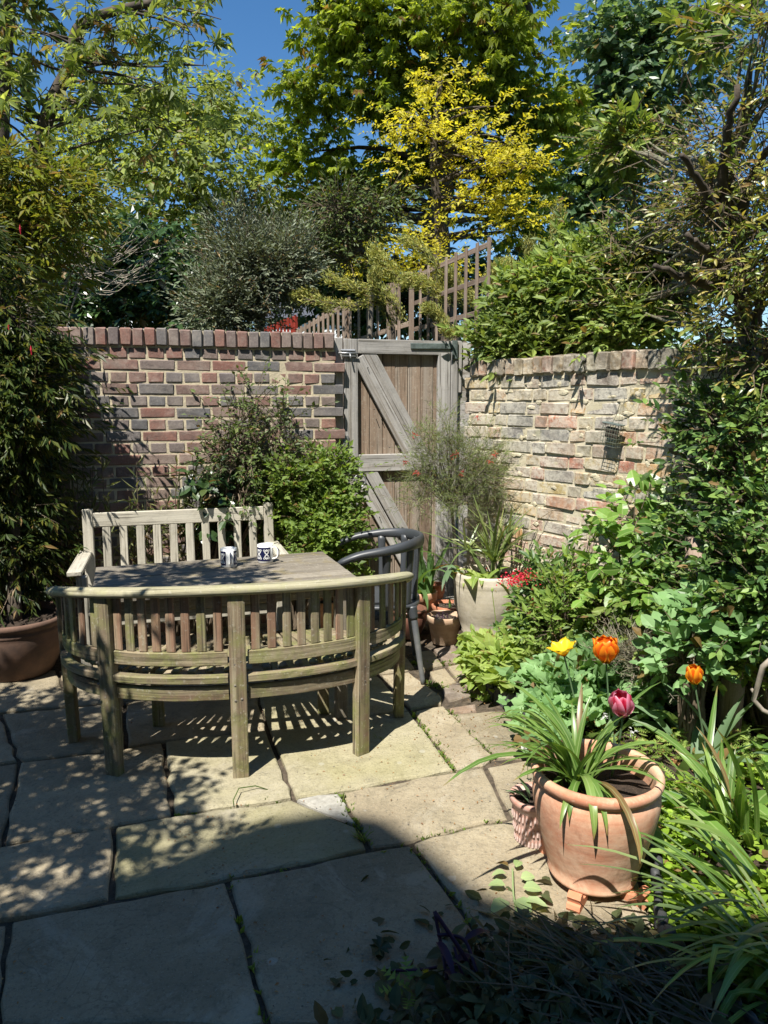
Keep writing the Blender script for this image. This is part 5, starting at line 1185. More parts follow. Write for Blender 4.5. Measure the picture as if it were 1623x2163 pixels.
# tree with twiggy crown at the right edge
rt = Vector((1.95, 3.5, 0)); rtree = tree('crab_apple_tree', 'tangled twiggy tree with small yellow-tinged leaves and mossy trunk at the right edge', 'tree', rt, [PY(1606, 1180, 3.5), PY(1602, 900, 3.45), PY(1580, 740, 3.45), PY(1565, 600, 3.5), PY(1555, 480, 3.5), PY(1530, 380, 3.5)], .075, .012,
     [B(1510, 290, 50, 50, 3.5, .3), B(1600, 230, 50, 100, 3.4, .3), B(1600, 380, 70, 100, 3.3, .3), B(1440, 340, 60, 60, 4.5, .3), B(1500, 430, 90, 70, 3.5, .3), B(1390, 470, 45, 40, 4.5, .25), B(1320, 300, 50, 40, 4.5, .2), B(1440, 540, 100, 60, 4.5, .3), B(1560, 560, 90, 70, 3.3, .3), B(1330, 530, 50, 50, 4.5, .25),
      B(1400, 630, 110, 50, 4.5, .25), B(1530, 660, 90, 50, 3.3, .25), B(1320, 640, 60, 40, 4.5, .2), B(1600, 60, 60, 80, 3.3, .3), B(1590, 760, 60, 50, 3.2, .2), B(1650, 500, 60, 200, 3.2, .3)],
     250, 7, OVN, .036, 'l_right', 6, .1, (.09, .09, .06), 55, .05, .7, bark='bark_mossy', limbn=110, limb_r=(.014, .003), shell=.1, twig_frac=1.0, twr=.0026, up=.2, sag=.03)
g = Geo()
for a, b, c in (((1555, 480), (1600, 350), (1640, 300)), ((1560, 520), (1500, 420), (1440, 330)), ((1540, 480), (1530, 330), (1560, 180)), ((1560, 620), (1480, 600), (1380, 560)), ((1580, 740), (1620, 600), (1640, 520)), ((1575, 650), (1500, 540), (1450, 500))):
    P = smoothpath([PY(*a, 3.42) - rt, PY(*b, 3.3) - rt, PY(*c, 3.15) - rt], 8); P = [p + Vector(rng.normal(0, .006, 3)) for p in P]; add_tube(g, P, np.linspace(.028, .011, len(P)), 7)
g.obj('branches', M['bark'], rtree, smooth=True)
O, D, C = clump_twigs([B(1530, 420, 120, 260, 3.5, .4), B(1420, 600, 130, 120, 4.5, .35), B(1420, 420, 80, 120, 4.5, .3)], 170, 7, (.13, .13, .09), .05); g = Geo(); twigs_geo(g, O, nrm(D + rdir(len(D))), .085, .0022, tuple(rt)); g.obj('twig_tangle', M['twig'], rtree, kind='stuff')
# sprigs of larger leaves at the crown's left tip
shrub('rosette_branch', 'leafy light green sprig with upright bud clusters at the left tip of the twiggy tree', 'branch', PY(1335, 420, 4.6), [B(1320, 300, 60, 50, 4.6, .12), B(1290, 340, 35, 25, 4.6, .1), B(1480, 60, 35, 60, 3.7, .1)], 22, 7, OVN, .075, 'l_choisya', 7, .07, (.06, .06, .05), 50, 0, .6, limbn=8, lr=(.004, .002))

# dark evergreen mass on the right
shrub('evergreen_climber', 'dark glossy evergreen shrub climbing the right end of the old wall', 'shrub', (1.75, 3.15, 0),
     [B(1500, 790, 30, 50, 3.55, .12), B(1490, 900, 40, 70, 3.5, .15), B(1545, 900, 60, 90, 3.3, .2), B(1530, 1010, 60, 70, 3.3, .2), B(1605, 1060, 60, 100, 3.1, .2), B(1500, 1130, 70, 60, 3.4, .2), B(1565, 1180, 90, 70, 3.1, .2), B(1480, 1240, 80, 50, 3.3, .2), B(1585, 1290, 90, 60, 3.0, .2), B(1530, 1330, 70, 50, 3.1, .15), B(1655, 1200, 60, 200, 2.9, .2)],
     165, 8, T_oval(.45), .042, 'l_everg', 6, .1, (.08, .08, .06), 55, 0, .8, shell=.3, up=.4, limbn=60, lr=(.012, .004), tf=1.0)
# weathered posts behind it
for (px, Y, h, r, lb) in ((1470, 3.25, .95, .06, 'grey weathered split log post behind the evergreen on the right'), (1555, 3.1, .8, .05, 'shorter weathered log post near the right edge behind the evergreen'), (1610, 3.3, 1.7, .04, 'tall thin dark post at the right edge')):
    p = PY(px, 1300, Y); p.z = 0; g = Geo(); add_tube(g, [Vector((0, 0, 0)), Vector((.01, 0, h * .5)), Vector((-.01, .01, h))], [r * 1.05, r, r * .9], 10); g.obj('log_post', M['trellis'], loc=p, label=lb, cat='post', smooth=True)

# rose-like shrub with big leaves against the old wall
shrub('rose_shrub', 'shrub with large glossy light green leaves in front of the old wall below the feeder', 'shrub', G(1330, 1330) + Vector((0, .15, 0)),
     [B(1340, 1090, 50, 40, 3.75, .12), B(1300, 1150, 40, 35, 3.7, .12), B(1390, 1150, 60, 50, 3.7, .15), B(1350, 1210, 70, 50, 3.65, .15), B(1410, 1060, 40, 40, 3.8, .1), B(1300, 1230, 50, 40, 3.6, .12), B(1390, 1240, 60, 30, 3.5, .12)],
     46, 4, T_oval(.62), .066, 'l_rose', 4, .13, (.06, .06, .05), 60, .1, 1.2, shell=.2, limbn=40, tf=1.0)

# ------------------------------------------------------------------ plants against the red wall
shrub('wall_climber', 'wiry dark climbing shrub arching up the red wall right of the slatted bench', 'shrub', (-1.15, 4.62, 0),
     [B(540, 850, 60, 40, 4.78, .1), B(500, 900, 50, 50, 4.72, .12), B(590, 900, 50, 50, 4.8, .1), B(530, 960, 80, 50, 4.7, .15), B(470, 960, 45, 40, 4.7, .12), B(610, 970, 50, 40, 4.75, .12), B(500, 1030, 70, 40, 4.65, .15)],
     62, 7, T_rhomb(.5, .05, .1), .03, 'l_climb', 6, .12, (.08, .07, .07), 55, .15, .7, shell=.1, limbn=70, tf=1.0, up=.1)
shrub('green_bush', 'bright green leafy bush between the slatted bench and the gate', 'shrub', (-.6, 4.75, 0),
     [B(620, 1010, 60, 40, 4.7, .15), B(690, 1000, 45, 45, 4.75, .12), B(660, 1080, 70, 50, 4.7, .15), B(700, 1110, 50, 50, 4.6, .2), B(620, 1060, 50, 50, 4.8, .12), B(680, 1150, 60, 50, 4.6, .15), B(600, 1110, 40, 40, 4.85, .08), B(720, 1180, 40, 40, 4.6, .15), B(520, 1080, 50, 50, 4.85, .06), B(690, 1060, 60, 60, 4.75, .15)],
     250, 13, T_rhomb(.6, .06, .1), .032, 'l_bush', 7, .08, (.07, .07, .05), 55, 0, .9, shell=.4, limbn=30)
shrub('dark_leaved_shrub', 'dark broad-leaved shrub against the red wall behind the bench back', 'shrub', (-1.35, 4.6, 0),
     [B(450, 1010, 35, 40, 4.65, .1), B(430, 1080, 40, 50, 4.65, .1), B(480, 1080, 40, 50, 4.65, .1)],
     26, 5, T_oval(.6), .06, 'l_dark', 5, .1, (.06, .05, .06), 60, .2, 1.0, shell=.2, limbn=20)
# upright leafy canes before the red wall
g = Geo(); gl = Geo(); cb0 = Vector((-2.0, 4.35, 0)); cr = empty('leafy_canes', tuple(cb0), label='thin upright canes with narrow leaves rising behind the slatted bench on the left', cat='canes')
for k in range(34):
    x = rng.uniform(120, 350) if k < 26 else rng.uniform(350, 420); yb = rng.uniform(940, 1060) if k % 3 else rng.uniform(1000, 1120); Y = rng.uniform(4.35, 4.5) + (x - 120) / 230 * .12
    top = PY(x + rng.normal(0, 12), yb, Y); p0 = Vector((top.x + rng.normal(0, .04), Y + .02, 0)); P = [p0.lerp(top, u) + Vector((.01 * math.sin(u * 5 + k), 0, 0)) for u in np.linspace(0, 1, 6)]
    add_tube(g, [p - cb0 for p in P], np.linspace(.005, .002, 6), 4, False)
    nn = 5; o = np.array([tuple(p0.lerp(top, u)) for u in rng.uniform(.45, 1, nn * 5)]); d = rdir(len(o), .5); scatter(gl, T_rhomb(.13, .02, .15), o - np.array(cb0), d, rdir(len(o), .3), rng.uniform(.06, .12, len(o)))
g.obj('canes', M['twig'], cr); gl.obj('leaves', M['l_bamboo'], cr, kind='stuff')

# ------------------------------------------------------------------ left edge shrubs
tree('bronze_shrub', 'tall shrub with yellow-green and bronze feathery leaves at the upper left edge', 'shrub', (-2.75, 5.3, 0), [PY(20, 900, 5.3), PY(40, 600, 5.3), PY(70, 480, 5.3)], .04, .018,
     [B(23, 370, 90, 60, 5.3, .25), B(113, 400, 70, 60, 5.3, .2), B(-7, 480, 70, 80, 5.3, .25), B(93, 500, 90, 50, 5.3, .2), B(153, 450, 40, 60, 5.3, .12), B(-97, 420, 90, 120, 5.3, .3), B(23, 590, 110, 50, 5.3, .2), B(163, 520, 40, 25, 5.3, .12)],
     120, 12, T_rhomb(.26, .04, .15), .07, 'l_bronze', 7, .15, (.11, .11, .07), 40, .2, .8, limbn=50, limb_r=(.012, .003), shell=.2, twr=.002)
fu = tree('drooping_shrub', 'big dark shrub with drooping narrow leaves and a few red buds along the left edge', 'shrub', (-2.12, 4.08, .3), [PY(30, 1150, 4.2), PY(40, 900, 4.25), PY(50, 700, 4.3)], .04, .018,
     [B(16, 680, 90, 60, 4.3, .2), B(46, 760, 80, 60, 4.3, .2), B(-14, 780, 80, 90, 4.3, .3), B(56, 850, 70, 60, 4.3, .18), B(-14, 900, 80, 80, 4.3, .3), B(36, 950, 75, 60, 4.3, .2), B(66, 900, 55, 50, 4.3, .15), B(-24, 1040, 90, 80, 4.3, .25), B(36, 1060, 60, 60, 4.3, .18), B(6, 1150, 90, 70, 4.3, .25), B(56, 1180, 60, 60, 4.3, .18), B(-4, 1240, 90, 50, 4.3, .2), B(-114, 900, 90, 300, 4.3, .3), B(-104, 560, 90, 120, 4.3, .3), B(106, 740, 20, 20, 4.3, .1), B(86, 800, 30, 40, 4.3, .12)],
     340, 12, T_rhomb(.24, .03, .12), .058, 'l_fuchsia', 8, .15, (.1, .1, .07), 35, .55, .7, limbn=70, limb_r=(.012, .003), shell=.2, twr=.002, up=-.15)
for k, (px, py) in enumerate(((43, 487), (66, 742), (18, 690), (250, 1225))):
    p = PY(px, py, 4.05); g = Geo(); add_tube(g, [Vector((0, 0, .03)), Vector((0, 0, .008)), Vector((.002, 0, -.02))], [.001, .006, .002], 6); 
    if k < 3: g.obj('red_bud', M['f_red'], fu, loc=p - Vector((-2.12, 4.08, .3)))
# neighbouring small tree just out of the frame: dapples the bench and paving
tree('overhanging_tree', 'small-leaved tree leaning in from the left whose shade dapples the paving', 'tree', (-3.1, 1.4, 0), [Vector((-3.0, 1.4, 1.3)), Vector((-2.7, 1.3, 2.1)), Vector((-2.2, 1.2, 2.8))], .07, .03,
     [((-2.2, 1.35, 2.55), (.55, .6, .22), 1.3), ((-1.75, 1.15, 2.6), (.42, .5, .18), 1), ((-2.6, 2.0, 2.5), (.5, .6, .28), 1.3), ((-2.1, 1.9, 2.75), (.35, .5, .2), .8), ((-3.1, 1.2, 2.5), (.7, .9, .3), 1), ((-1.5, .75, 2.75), (.3, .35, .12), .35), ((-2.4, .6, 2.6), (.6, .4, .25), 1), ((-3.2, 2.4, 2.3), (.6, .6, .4), 1), ((-1.6, 2.05, 3.2), (.5, .32, .15), .9), ((-2.55, 1.8, 2.35), (.5, .45, .22), 1.6)],
     270, 11, T_rhomb(.4, .03, .1), .06, 'l_fuchsia', 6, .14, (.12, .12, .06), 45, .1, .9, limbn=40, limb_r=(.014, .004), shell=.1, twr=.0025)
# ------------------------------------------------------------------ blades and small border plants
def blade_vf(L, w, arch, el0, n=9, fold=.18, tip=.12, twist=0.0, kink=None, base_w=.55):
    """strap leaf: starts along +x at elevation el0 and arches over by 'arch' radians"""
    P = []; x = z = 0; ds = L / n; V = []; A = []
    for i in range(n + 1):
        t = i / n; el = el0 - arch * t ** 1.35
        if kink and t > kink[0]: el -= kink[1]
        if i: x += ds * math.cos(el); z += ds * math.sin(el)
        ww = w / 2 * min(1, base_w + t * 2.2) * (1 - max(0, (t - (1 - tip * 3.2)) / (tip * 3.2)) ** 2.1 if t > 1 - tip * 3.2 else 1) if t < 1 else .0004
        a = twist * t; ny, nz = math.cos(a), math.sin(a); ox, oz = -math.sin(el), math.cos(el)
        for s in (-1, 0, 1):
            up_ = fold * ww * abs(s)
            V.append((x + ox * (up_ + s * ww * nz), s * ww * ny, z + oz * (up_ + s * ww * nz))); A.append((s * .25, t, 0))
    F = []
    for i in range(n):
        for j in range(2): a = i * 3 + j; F.append([a, a + 1, a + 4, a + 3])
    return V, F, A
def blades(root, org, n, L, w, mat, el=(55, 85), arch=(.8, 1.6), spread=.03, name='leaf', az=(0, 360), tw=.3, lj=.25, joined=False, nseg=9, fold=.25, kinkp=0.0, tip=.12, base_w=.55, floor=None):
    J = Geo()
    for k in range(n):
        a = R(rng.uniform(*az)); LL = L * (1 + rng.normal(0, lj)); LL = max(LL, L * .35); e = R(rng.uniform(*el)); ar = rng.uniform(*arch)
        V, F, A = blade_vf(LL, w * rng.uniform(.8, 1.15), ar, e, nseg, fold, tip, rng.normal(0, tw), (rng.uniform(.4, .7), rng.uniform(.6, 1.6)) if rng.random() < kinkp else None, base_w)
        p = Vector((rng.normal(0, spread), rng.normal(0, spread), 0)) + Vector(org); c, s = math.cos(a), math.sin(a)
        V = [(p.x + x * c - y * s, p.y + x * s + y * c, p.z + z) for x, y, z in V]
        if floor is not None: V = [(x, y, max(z, floor)) for x, y, z in V]
        if joined: J.add(V, F, A)
        else: Geo().add(V, F, A).obj(name, M[mat], root, smooth=True)
    if joined: J.obj(name, M[mat], root, smooth=True, kind='stuff' if n > 60 else None)
def plant(name, loc, label, cat='plant', group=None): return empty(name, tuple(loc), label=label, cat=cat, group=group)
def bed(px, py):
    p = G(px, py, .045); p.z = bz(p.x, p.y); return p

# strap-leaved plant in the big pot
st = plant('strap_leaved_plant', PC + Vector((-.055, .02, .315)), 'strap-leaved green plant arching over the rim of the big terracotta pot')
blades(st, (0, 0, 0), 22, .36, .019, 'l_strap', (50, 80), (1.2, 2.0), .018, az=(110, 240)); blades(st, (0, 0, 0), 16, .32, .018, 'l_strap', (65, 88), (.5, 1.2), .018)
blades(st, (0, 0, 0), 7, .27, .022, 'l_strap', (45, 65), (1.9, 2.6), .015, az=(225, 300)); blades(st, (0, 0, 0), 7, .26, .02, 'l_strap', (50, 75), (1.3, 2.2), .015, az=(-60, 60)); blades(st, (0, 0, 0), 4, .34, .016, 'l_strap', (40, 60), (1.0, 1.5), .015, az=(150, 190))
V, F, A = blade_vf(.36, .026, 2.75, R(62), 14, .25, .12, .1, None); a = R(-93); c, s = math.cos(a), math.sin(a)
Geo().add([(x * c - y * s, x * s + y * c, z) for x, y, z in V], F, A).obj('leaf', M['l_strap'], st, smooth=True, label='long leaf hanging down the front of the pot')
# tulips
def tulip(loc, top, label, pm, size, openness, leaves=2, leafL=.22, lean=(0, 0), pet=6):
    loc = Vector(loc); top = Vector(top); root = plant('tulip', loc, label, 'tulip', 'single tulips in the border and pot'); v = top - loc
    ax = (v.normalized() + Vector((lean[0], lean[1], 0))).normalized()
    P = smoothpath([Vector((0, 0, 0)), v * .5 + Vector((lean[0] * -.02, 0, .01)), v], 6); g = Geo(); add_tube(g, P, np.linspace(.0042, .0034, len(P)), 8); g.obj('stem', M['l_tulip'], root, smooth=True)
    q = ax.to_track_quat('Z', 'Y').to_matrix()
    for k in range(pet):
        inner = k % 2; a = 2 * math.pi * k / pet + .2; H = size * (1.0 if not inner else .97); V = []; A = []; nu, nv = 6, 8
        for j in range(nv + 1):
            t = j / nv; prof = math.sin(math.pi * min(1, t * .62 + .02)) ; rr = size * (.40 if not inner else .34) * (math.sin(t * math.pi * .55) ** .7 if t > 0 else 0) * (1 - (1 - openness) * .42 * max(0, t - .45) / .55)
            rr += openness * size * .55 * t ** 2; z = H * t * (1 - .28 * openness * t); wdt = size * .42 * math.sin(math.pi * (t * .86 + .07)) ** .75 if t < 1 else .002
            if t > .85: wdt *= 1 - ((t - .85) / .15) ** 2 * .85
            for i in range(nu + 1):
                s = 2 * i / nu - 1; cu_ = rr - (1 - math.cos(s * 1.1)) * size * .17; y = s * wdt * .95
                V.append(tuple(q @ Vector((cu_ * math.cos(a) - y * math.sin(a), cu_ * math.sin(a) + y * math.cos(a), z + .004 * math.sin(s * 5 + k) * t)) + v)); A.append((s, t, 0))
        F = [[j * (nu + 1) + i, j * (nu + 1) + i + 1, (j + 1) * (nu + 1) + i + 1, (j + 1) * (nu + 1) + i] for j in range(nv) for i in range(nu)]
        Geo().add(V, F, A).obj('petal', M[pm], root, smooth=True)
    if leaves: blades(root, (0, 0, 0), leaves, leafL, .06, 'l_tulip', (45, 75), (.5, 1.3), .006, tw=.4, fold=.35, tip=.2, base_w=.4)
    return root
pc3 = PC + Vector((.075, .08, .31))
tulip(pc3, PY(1316, 1512, pc3.y - .03), 'deep pink tulip with pale edges growing from the big pot', 'p_pink', .092, .12, 0, lean=(-.28, -.1))
b_ = bed(1290, 1570); tulip(b_, PY(1281, 1400, b_.y), 'orange-red ruffled double tulip above the round-leaved clump', 'p_orange', .12, .3, 2, pet=9)
b_ = bed(1235, 1570); tulip(b_, PY(1192, 1385, b_.y - .04), 'wide open yellow tulip above the round-leaved clump', 'p_yellow', .075, .95, 1)
b_ = bed(1500, 1640); tulip(b_, PY(1468, 1445, b_.y - .02), 'small orange tulip standing alone near the right edge', 'p_amber', .08, .15, 2, lean=(.1, 0))
# broad tulip leaves around the back of the big pot
tl = plant('tulip_leaves', PC + Vector((.16, .24, .06)), 'broad blue-green tulip leaves behind the rim of the big pot', 'leaves'); 
for (a, e, ar, L, w_) in ((88, 80, .4, .30, .085), (10, 38, 1.0, .30, .075), (70, 70, .9, .27, .07), (150, 70, .8, .26, .06), (-60, 55, 2.3, .26, .05), (120, 78, .5, .24, .055), (30, 60, 1.0, .25, .05)):
    V, F, A = blade_vf(L, w_, ar, R(e), 10, .3, .2, rng.normal(0, .4), None, .4); c, s = math.cos(R(a)), math.sin(R(a)); Geo().add([(x * c - y * s, x * s + y * c, z) for x, y, z in V], F, A).obj('leaf', M['l_tulip'], tl, smooth=True)
tl2 = plant('tulip_leaves', G(1120, 1772) + Vector((0, 0, .145)), 'two pointed tulip leaves in the small basket-weave pot', 'leaves'); blades(tl2, (0, 0, 0), 3, .13, .035, 'l_tulip', (35, 75), (.2, .7), .01, az=(90, 190), tip=.22, base_w=.4)

# strap clumps on the right
def clump(px, py, n, L, w, mat, label, el=(45, 85), arch=(.6, 1.5), sp=.035, cat='strap-leaved clump', nm='strap_clump', az=(0, 360), **kw):
    b = bed(px, py); r = plant(nm, b, label, cat); blades(r, (0, 0, 0), n, L, w, mat, el, arch, sp, az=az, floor=.004, **kw); return r
clump(1545, 1790, 38, .36, .023, 'l_strap', 'big fan of broad dark green strap leaves at the right edge', (50, 85), (.4, 1.1), .05, az=(60, 250))
clump(1480, 1630, 12, .30, .045, 'l_tulip', 'clump of upright grey-green leaves under the lone orange tulip', (50, 85), (.4, 1.1), .05, tip=.2)
clump(1440, 1560, 8, .26, .05, 'l_tulip', 'broad grey-green leaves just left of the lone orange tulip stem', (35, 75), (.5, 1.3), .03, tip=.2)
clump(1620, 1980, 30, .44, .012, 'l_grass', 'long narrow arching grassy leaves sweeping in from the lower right corner', (25, 60), (.7, 1.3), .06, az=(120, 215))
clump(1640, 2080, 22, .42, .016, 'l_strap', 'drooping dark strap leaves hanging over the edging at the bottom right', (25, 60), (1.1, 1.9), .05, az=(130, 230), kinkp=.2)
clump(1600, 1900, 6, .40, .05, 'l_strap', 'few broad pointed leaves crossing the long grassy ones at the right edge', (40, 65), (.5, 1.0), .05, az=(100, 200), tip=.2)
clump(1075, 1440, 22, .2, .016, 'l_limeplant', 'limp pale strap leaves flopping over the black edging', (15, 50), (.8, 1.6), .05, az=(150, 260), nm='limp_leaves')
clump(1250, 1395, 9, .36, .05, 'l_tulip', 'upright sword-like iris leaves in the middle of the border', (78, 90), (.05, .35), .035, tip=.25, fold=.05, nm='iris', cat='iris')
clump(1392, 1440, 10, .17, .025, 'l_iris', 'small upright pale clump beside the lavender', (50, 80), (.3, 1.0), .02)
clump(1390, 1510, 40, .14, .006, 'l_grass', 'fine tufted yellow-green grass behind the big pot', (20, 70), (.8, 1.6), .05, joined=True, nm='grass_tuft', cat='grass')
ipl = plant('sword_leaved_plant', iris_pot.location + Vector((0, 0, .2)), 'tall pale green sword-shaped leaves in the pot before the gate', 'iris')
blades(ipl, (0, 0, 0), 15, .40, .045, 'l_iris', (74, 90), (.1, .5), .04, tip=.25, fold=.06, tw=.6); blades(ipl, (0, 0, 0), 5, .42, .04, 'l_iris', (70, 80), (1.6, 2.3), .03, tip=.2, az=(-90, 40)); blades(ipl, (0, 0, 0), 3, .3, .035, 'l_iris', (50, 70), (1.5, 2.2), .03, tip=.2, az=(180, 280))
# palm-like plant with its fans in the cream pot
pm_ = plant('spiky_palm', crp + Vector((.03, 0, .38)), 'spiky palm-like plant with radiating dark green blades in the cream pot', 'palm')
blades(pm_, (0, 0, .10), 46, .34, .017, 'l_palm', (20, 85), (.1, .9), .012, tip=.25, tw=.8, fold=.3); blades(pm_, (.09, .03, .2), 22, .3, .014, 'l_palm', (-5, 80), (.1, .9), .012, tip=.25, tw=.8); blades(pm_, (-.16, 0.02, .17), 14, .28, .014, 'l_palm', (-5, 70), (.1, .9), .012, tip=.25, tw=.8)
for q in ((0, 0, .2), (.09, .03, .24), (-.16, .02, .2)): g = Geo(); add_tube(g, [Vector((q[0] * .2, 0, -.02)), Vector(q)], [.016, .012], 7); g.obj('stem', M['l_palm'], pm_)
hp = plant('broad_leaved_plant', crp + Vector((-.07, -.06, .385)), 'low plant with broad curling pale green leaves at the cream pot rim', 'plant')
blades(hp, (0, 0, 0), 16, .2, .05, 'l_limeplant', (20, 60), (1.0, 2.0), .05, tip=.25, az=(120, 380)); blades(hp, (-.12, .1, .0), 8, .24, .03, 'l_tulip', (30, 65), (1.2, 2.0), .03, az=(120, 260))
# grevillea standard
gv = Vector((.5, 4.93, 0)); grv = empty('grevillea', tuple(gv), label='airy needle-leaved shrub on a thin stem with small pink-red flowers in front of the gate', cat='shrub')
g = Geo(); stem = smoothpath([Vector((0, 0, 0)), Vector((-.01, 0, .5)), PY(955, 1075, 4.93) - gv], 6); add_tube(g, stem, np.linspace(.014, .011, len(stem)), 8)
bl_ = [B(950, 980, 65, 60, 4.85, .18), B(1000, 1000, 60, 60, 4.8, .18), B(910, 1000, 40, 50, 4.85, .15), B(930, 920, 40, 35, 4.9, .12), B(1020, 950, 30, 40, 4.85, .12), B(890, 1060, 35, 40, 4.8, .12), B(990, 1050, 60, 30, 4.8, .15), B(935, 885, 15, 25, 4.9, .05), B(1040, 1010, 20, 30, 4.75, .08), B(880,940,20,15,4.85,.06)]
O, D, C = clump_twigs(bl_, 95, 15, (.05, .05, .045), .15, 1.2, .3); fork = stem[-1]
limbs(g, fork, [Vector(c) - gv for c in C[:60]], .006, .002, 4, .03); twigs_geo(g, O, D, .07, .0012, tuple(gv), 1.0); g.obj('stems', M['bark_pale'], grv)
foliage(grv, 'foliage', 'l_grevillea', O, D, .085, 12, T_rhomb(.1, .01, .05), .028, tuple(gv), 40, 0, .2, .2)
fp_ = np.array([tuple(PY(x, y, 4.68)) for x, y in ((1038, 975), (857, 975), (878, 918), (975, 1000), (880, 1000), (1010, 880), (960, 960), (1045, 960))])
for p in fp_:
    o = np.repeat(p[None], 14, 0) + rng.normal(0, .008, (14, 3)); g = Geo(); scatter(g, T_rhomb(.2, .02, .3), o - np.array(gv), rdir(14), rdir(14), .022); g.obj('flower', M['f_pink'], grv)

# ------------------------------------------------------------------ border planting
def bshrub(name, label, cat, pts, K, per, T, size, mat, **kw):
    """pts: (px, py, rx, rz, Y) masses; the plant's foot is under the first of them"""
    b = PY(pts[0][0], pts[0][1], pts[0][4]); b.z = max(.0, bz(b.x, b.y)) if b.y > 1 else 0
    return shrub(name, label, cat, b, [B(*p[:5], p[5] if len(p) > 5 else None) for p in pts], K, per, T, size, mat, **kw)
bshrub('red_flowered_shrub', 'leafy shrub with crimson and red flower heads against the cream pot', 'shrub', [(1170, 1260, 50, 40, 4.0, .12), (1145, 1290, 35, 35, 4.0, .1), (1170, 1300, 60, 40, 3.95, .12), (1190, 1240, 50, 40, 4.0, .12), (1130, 1340, 45, 30, 3.95, .1), (1170, 1210, 40, 25, 4.1, .1), (1220, 1290, 50, 50, 3.9, .1)],
       80, 8, OVN, .055, 'l_everg', nl=6, L=.08, sig=(.06, .06, .04), limbn=30)
rf = [o for o in COL.objects if o.name.startswith('red_flowered_shrub')][0]
for (px, py, r, n, mt) in ((1095, 1222, 22, 170, 'f_red'), (1080, 1228, 16, 90, 'f_red'), (1140, 1275, 18, 70, 'f_pink'), (1165, 1300, 10, 30, 'f_pink'), (1102, 1372, 6, 12, 'f_pink'), (1108, 1212, 14, 70, 'f_red')):
    p = PY(px, py, 3.86); o = np.repeat(np.array(p)[None], n, 0) + rng.normal(size=(n, 3)) * np.array([r, r * .8, r * .45]) * 3.86 / FPX * .8
    g = Geo(); scatter(g, T_rhomb(.8, .1, .1), o - np.array(rf.location), rdir(n, .3), rdir(n, .5), .012); g.obj('flower_head', M[mt], rf, kind='stuff')
bshrub('lime_leaved_plant', 'pale lime green leafy clump by the border corner behind the edging', 'plant', [(1072, 1384, 72, 40, 3.9, .17), (1032, 1384, 43, 33, 3.95, .17), (1102, 1404, 87, 40, 3.8, .17), (1052, 1414, 58, 33, 3.8, .17), (1142, 1414, 58, 40, 3.75, .17), (1122, 1379, 72, 33, 3.95, .17)],
       110, 6, T_oval(.48), .07, 'l_limeplant', nl=5, L=.06, sig=(.05, .05, .025), limbn=20, ang=60, upn=1.2, up=.7)
bshrub('columbine_clump', 'rounded clump of scalloped blue-green leaves behind the pink tulip', 'plant', [(1225, 1420, 70, 45, 3.4, .15), (1175, 1440, 60, 40, 3.35, .12), (1285, 1440, 70, 45, 3.35, .15), (1205, 1490, 70, 40, 3.2, .12), (1315, 1410, 50, 40, 3.45, .12), (1165, 1500, 50, 30, 3.15, .1), (1265, 1380, 60, 30, 3.55, .12), (1335, 1460, 40, 30, 3.3, .1), (1165, 1545, 40, 25, 3.05, .08)],
       150, 5, T_lobed(3), .05, 'l_aquilegia', nl=3, L=.04, sig=(.06, .06, .025), limbn=30, ang=55, upn=1.1, up=.9, jit=.3, shell=.5)
bshrub('tall_herb', 'tall narrow-leaved herb with pale stalks in the middle of the border', 'plant', [(1190, 1270, 45, 60, 3.75, .12), (1230, 1230, 35, 50, 3.8, .1), (1170, 1330, 50, 40, 3.65, .12), (1290, 1290, 50, 40, 3.6, .12)],
       45, 8, T_rhomb(.4, .05, .1), .04, 'l_bush', nl=6, L=.1, sig=(.06, .06, .06), limbn=30, up=.9)
bshrub('lavender', 'grey twiggy lavender bush left of the lone orange tulip', 'shrub', [(1355, 1385, 42, 38, 3.3, .12), (1325, 1370, 32, 28, 3.35, .1), (1385, 1415, 36, 28, 3.25, .1)],
       42, 11, T_rhomb(.14, .01, .02), .026, 'l_lav', nl=8, L=.1, sig=(.05, .05, .03), limbn=70, up=1.2, twr=.0014, tf=1.0, bark='twig_pale', lr=(.003, .0015))
bshrub('low_evergreen', 'low glossy small-leaved evergreen along the foot of the dark shrub', 'shrub', [(1290, 1270, 50, 25, 3.6, .1), (1370, 1280, 60, 30, 3.5, .12), (1460, 1290, 60, 30, 3.35, .12), (1540, 1330, 60, 40, 3.15, .12), (1600, 1260, 50, 50, 3.1, .12), (1420, 1340, 50, 30, 3.3, .1), (1540, 1400, 60, 40, 3.1, .1)],
       80, 8, T_oval(.42), .042, 'l_choisya', nl=6, L=.08, sig=(.06, .06, .035), limbn=40, up=.5)
bshrub('nettle_like_plant', 'mid green plant with pointed soft leaves in front of the log post', 'plant', [(1465, 1350, 35, 40, 3.0, .08), (1500, 1310, 30, 30, 3.0, .08), (1440, 1390, 30, 30, 3.0, .06)],
       24, 5, T_oval(.6), .055, 'l_aquilegia', nl=5, L=.09, sig=(.05, .05, .04), limbn=14, up=.6, tf=1.0)
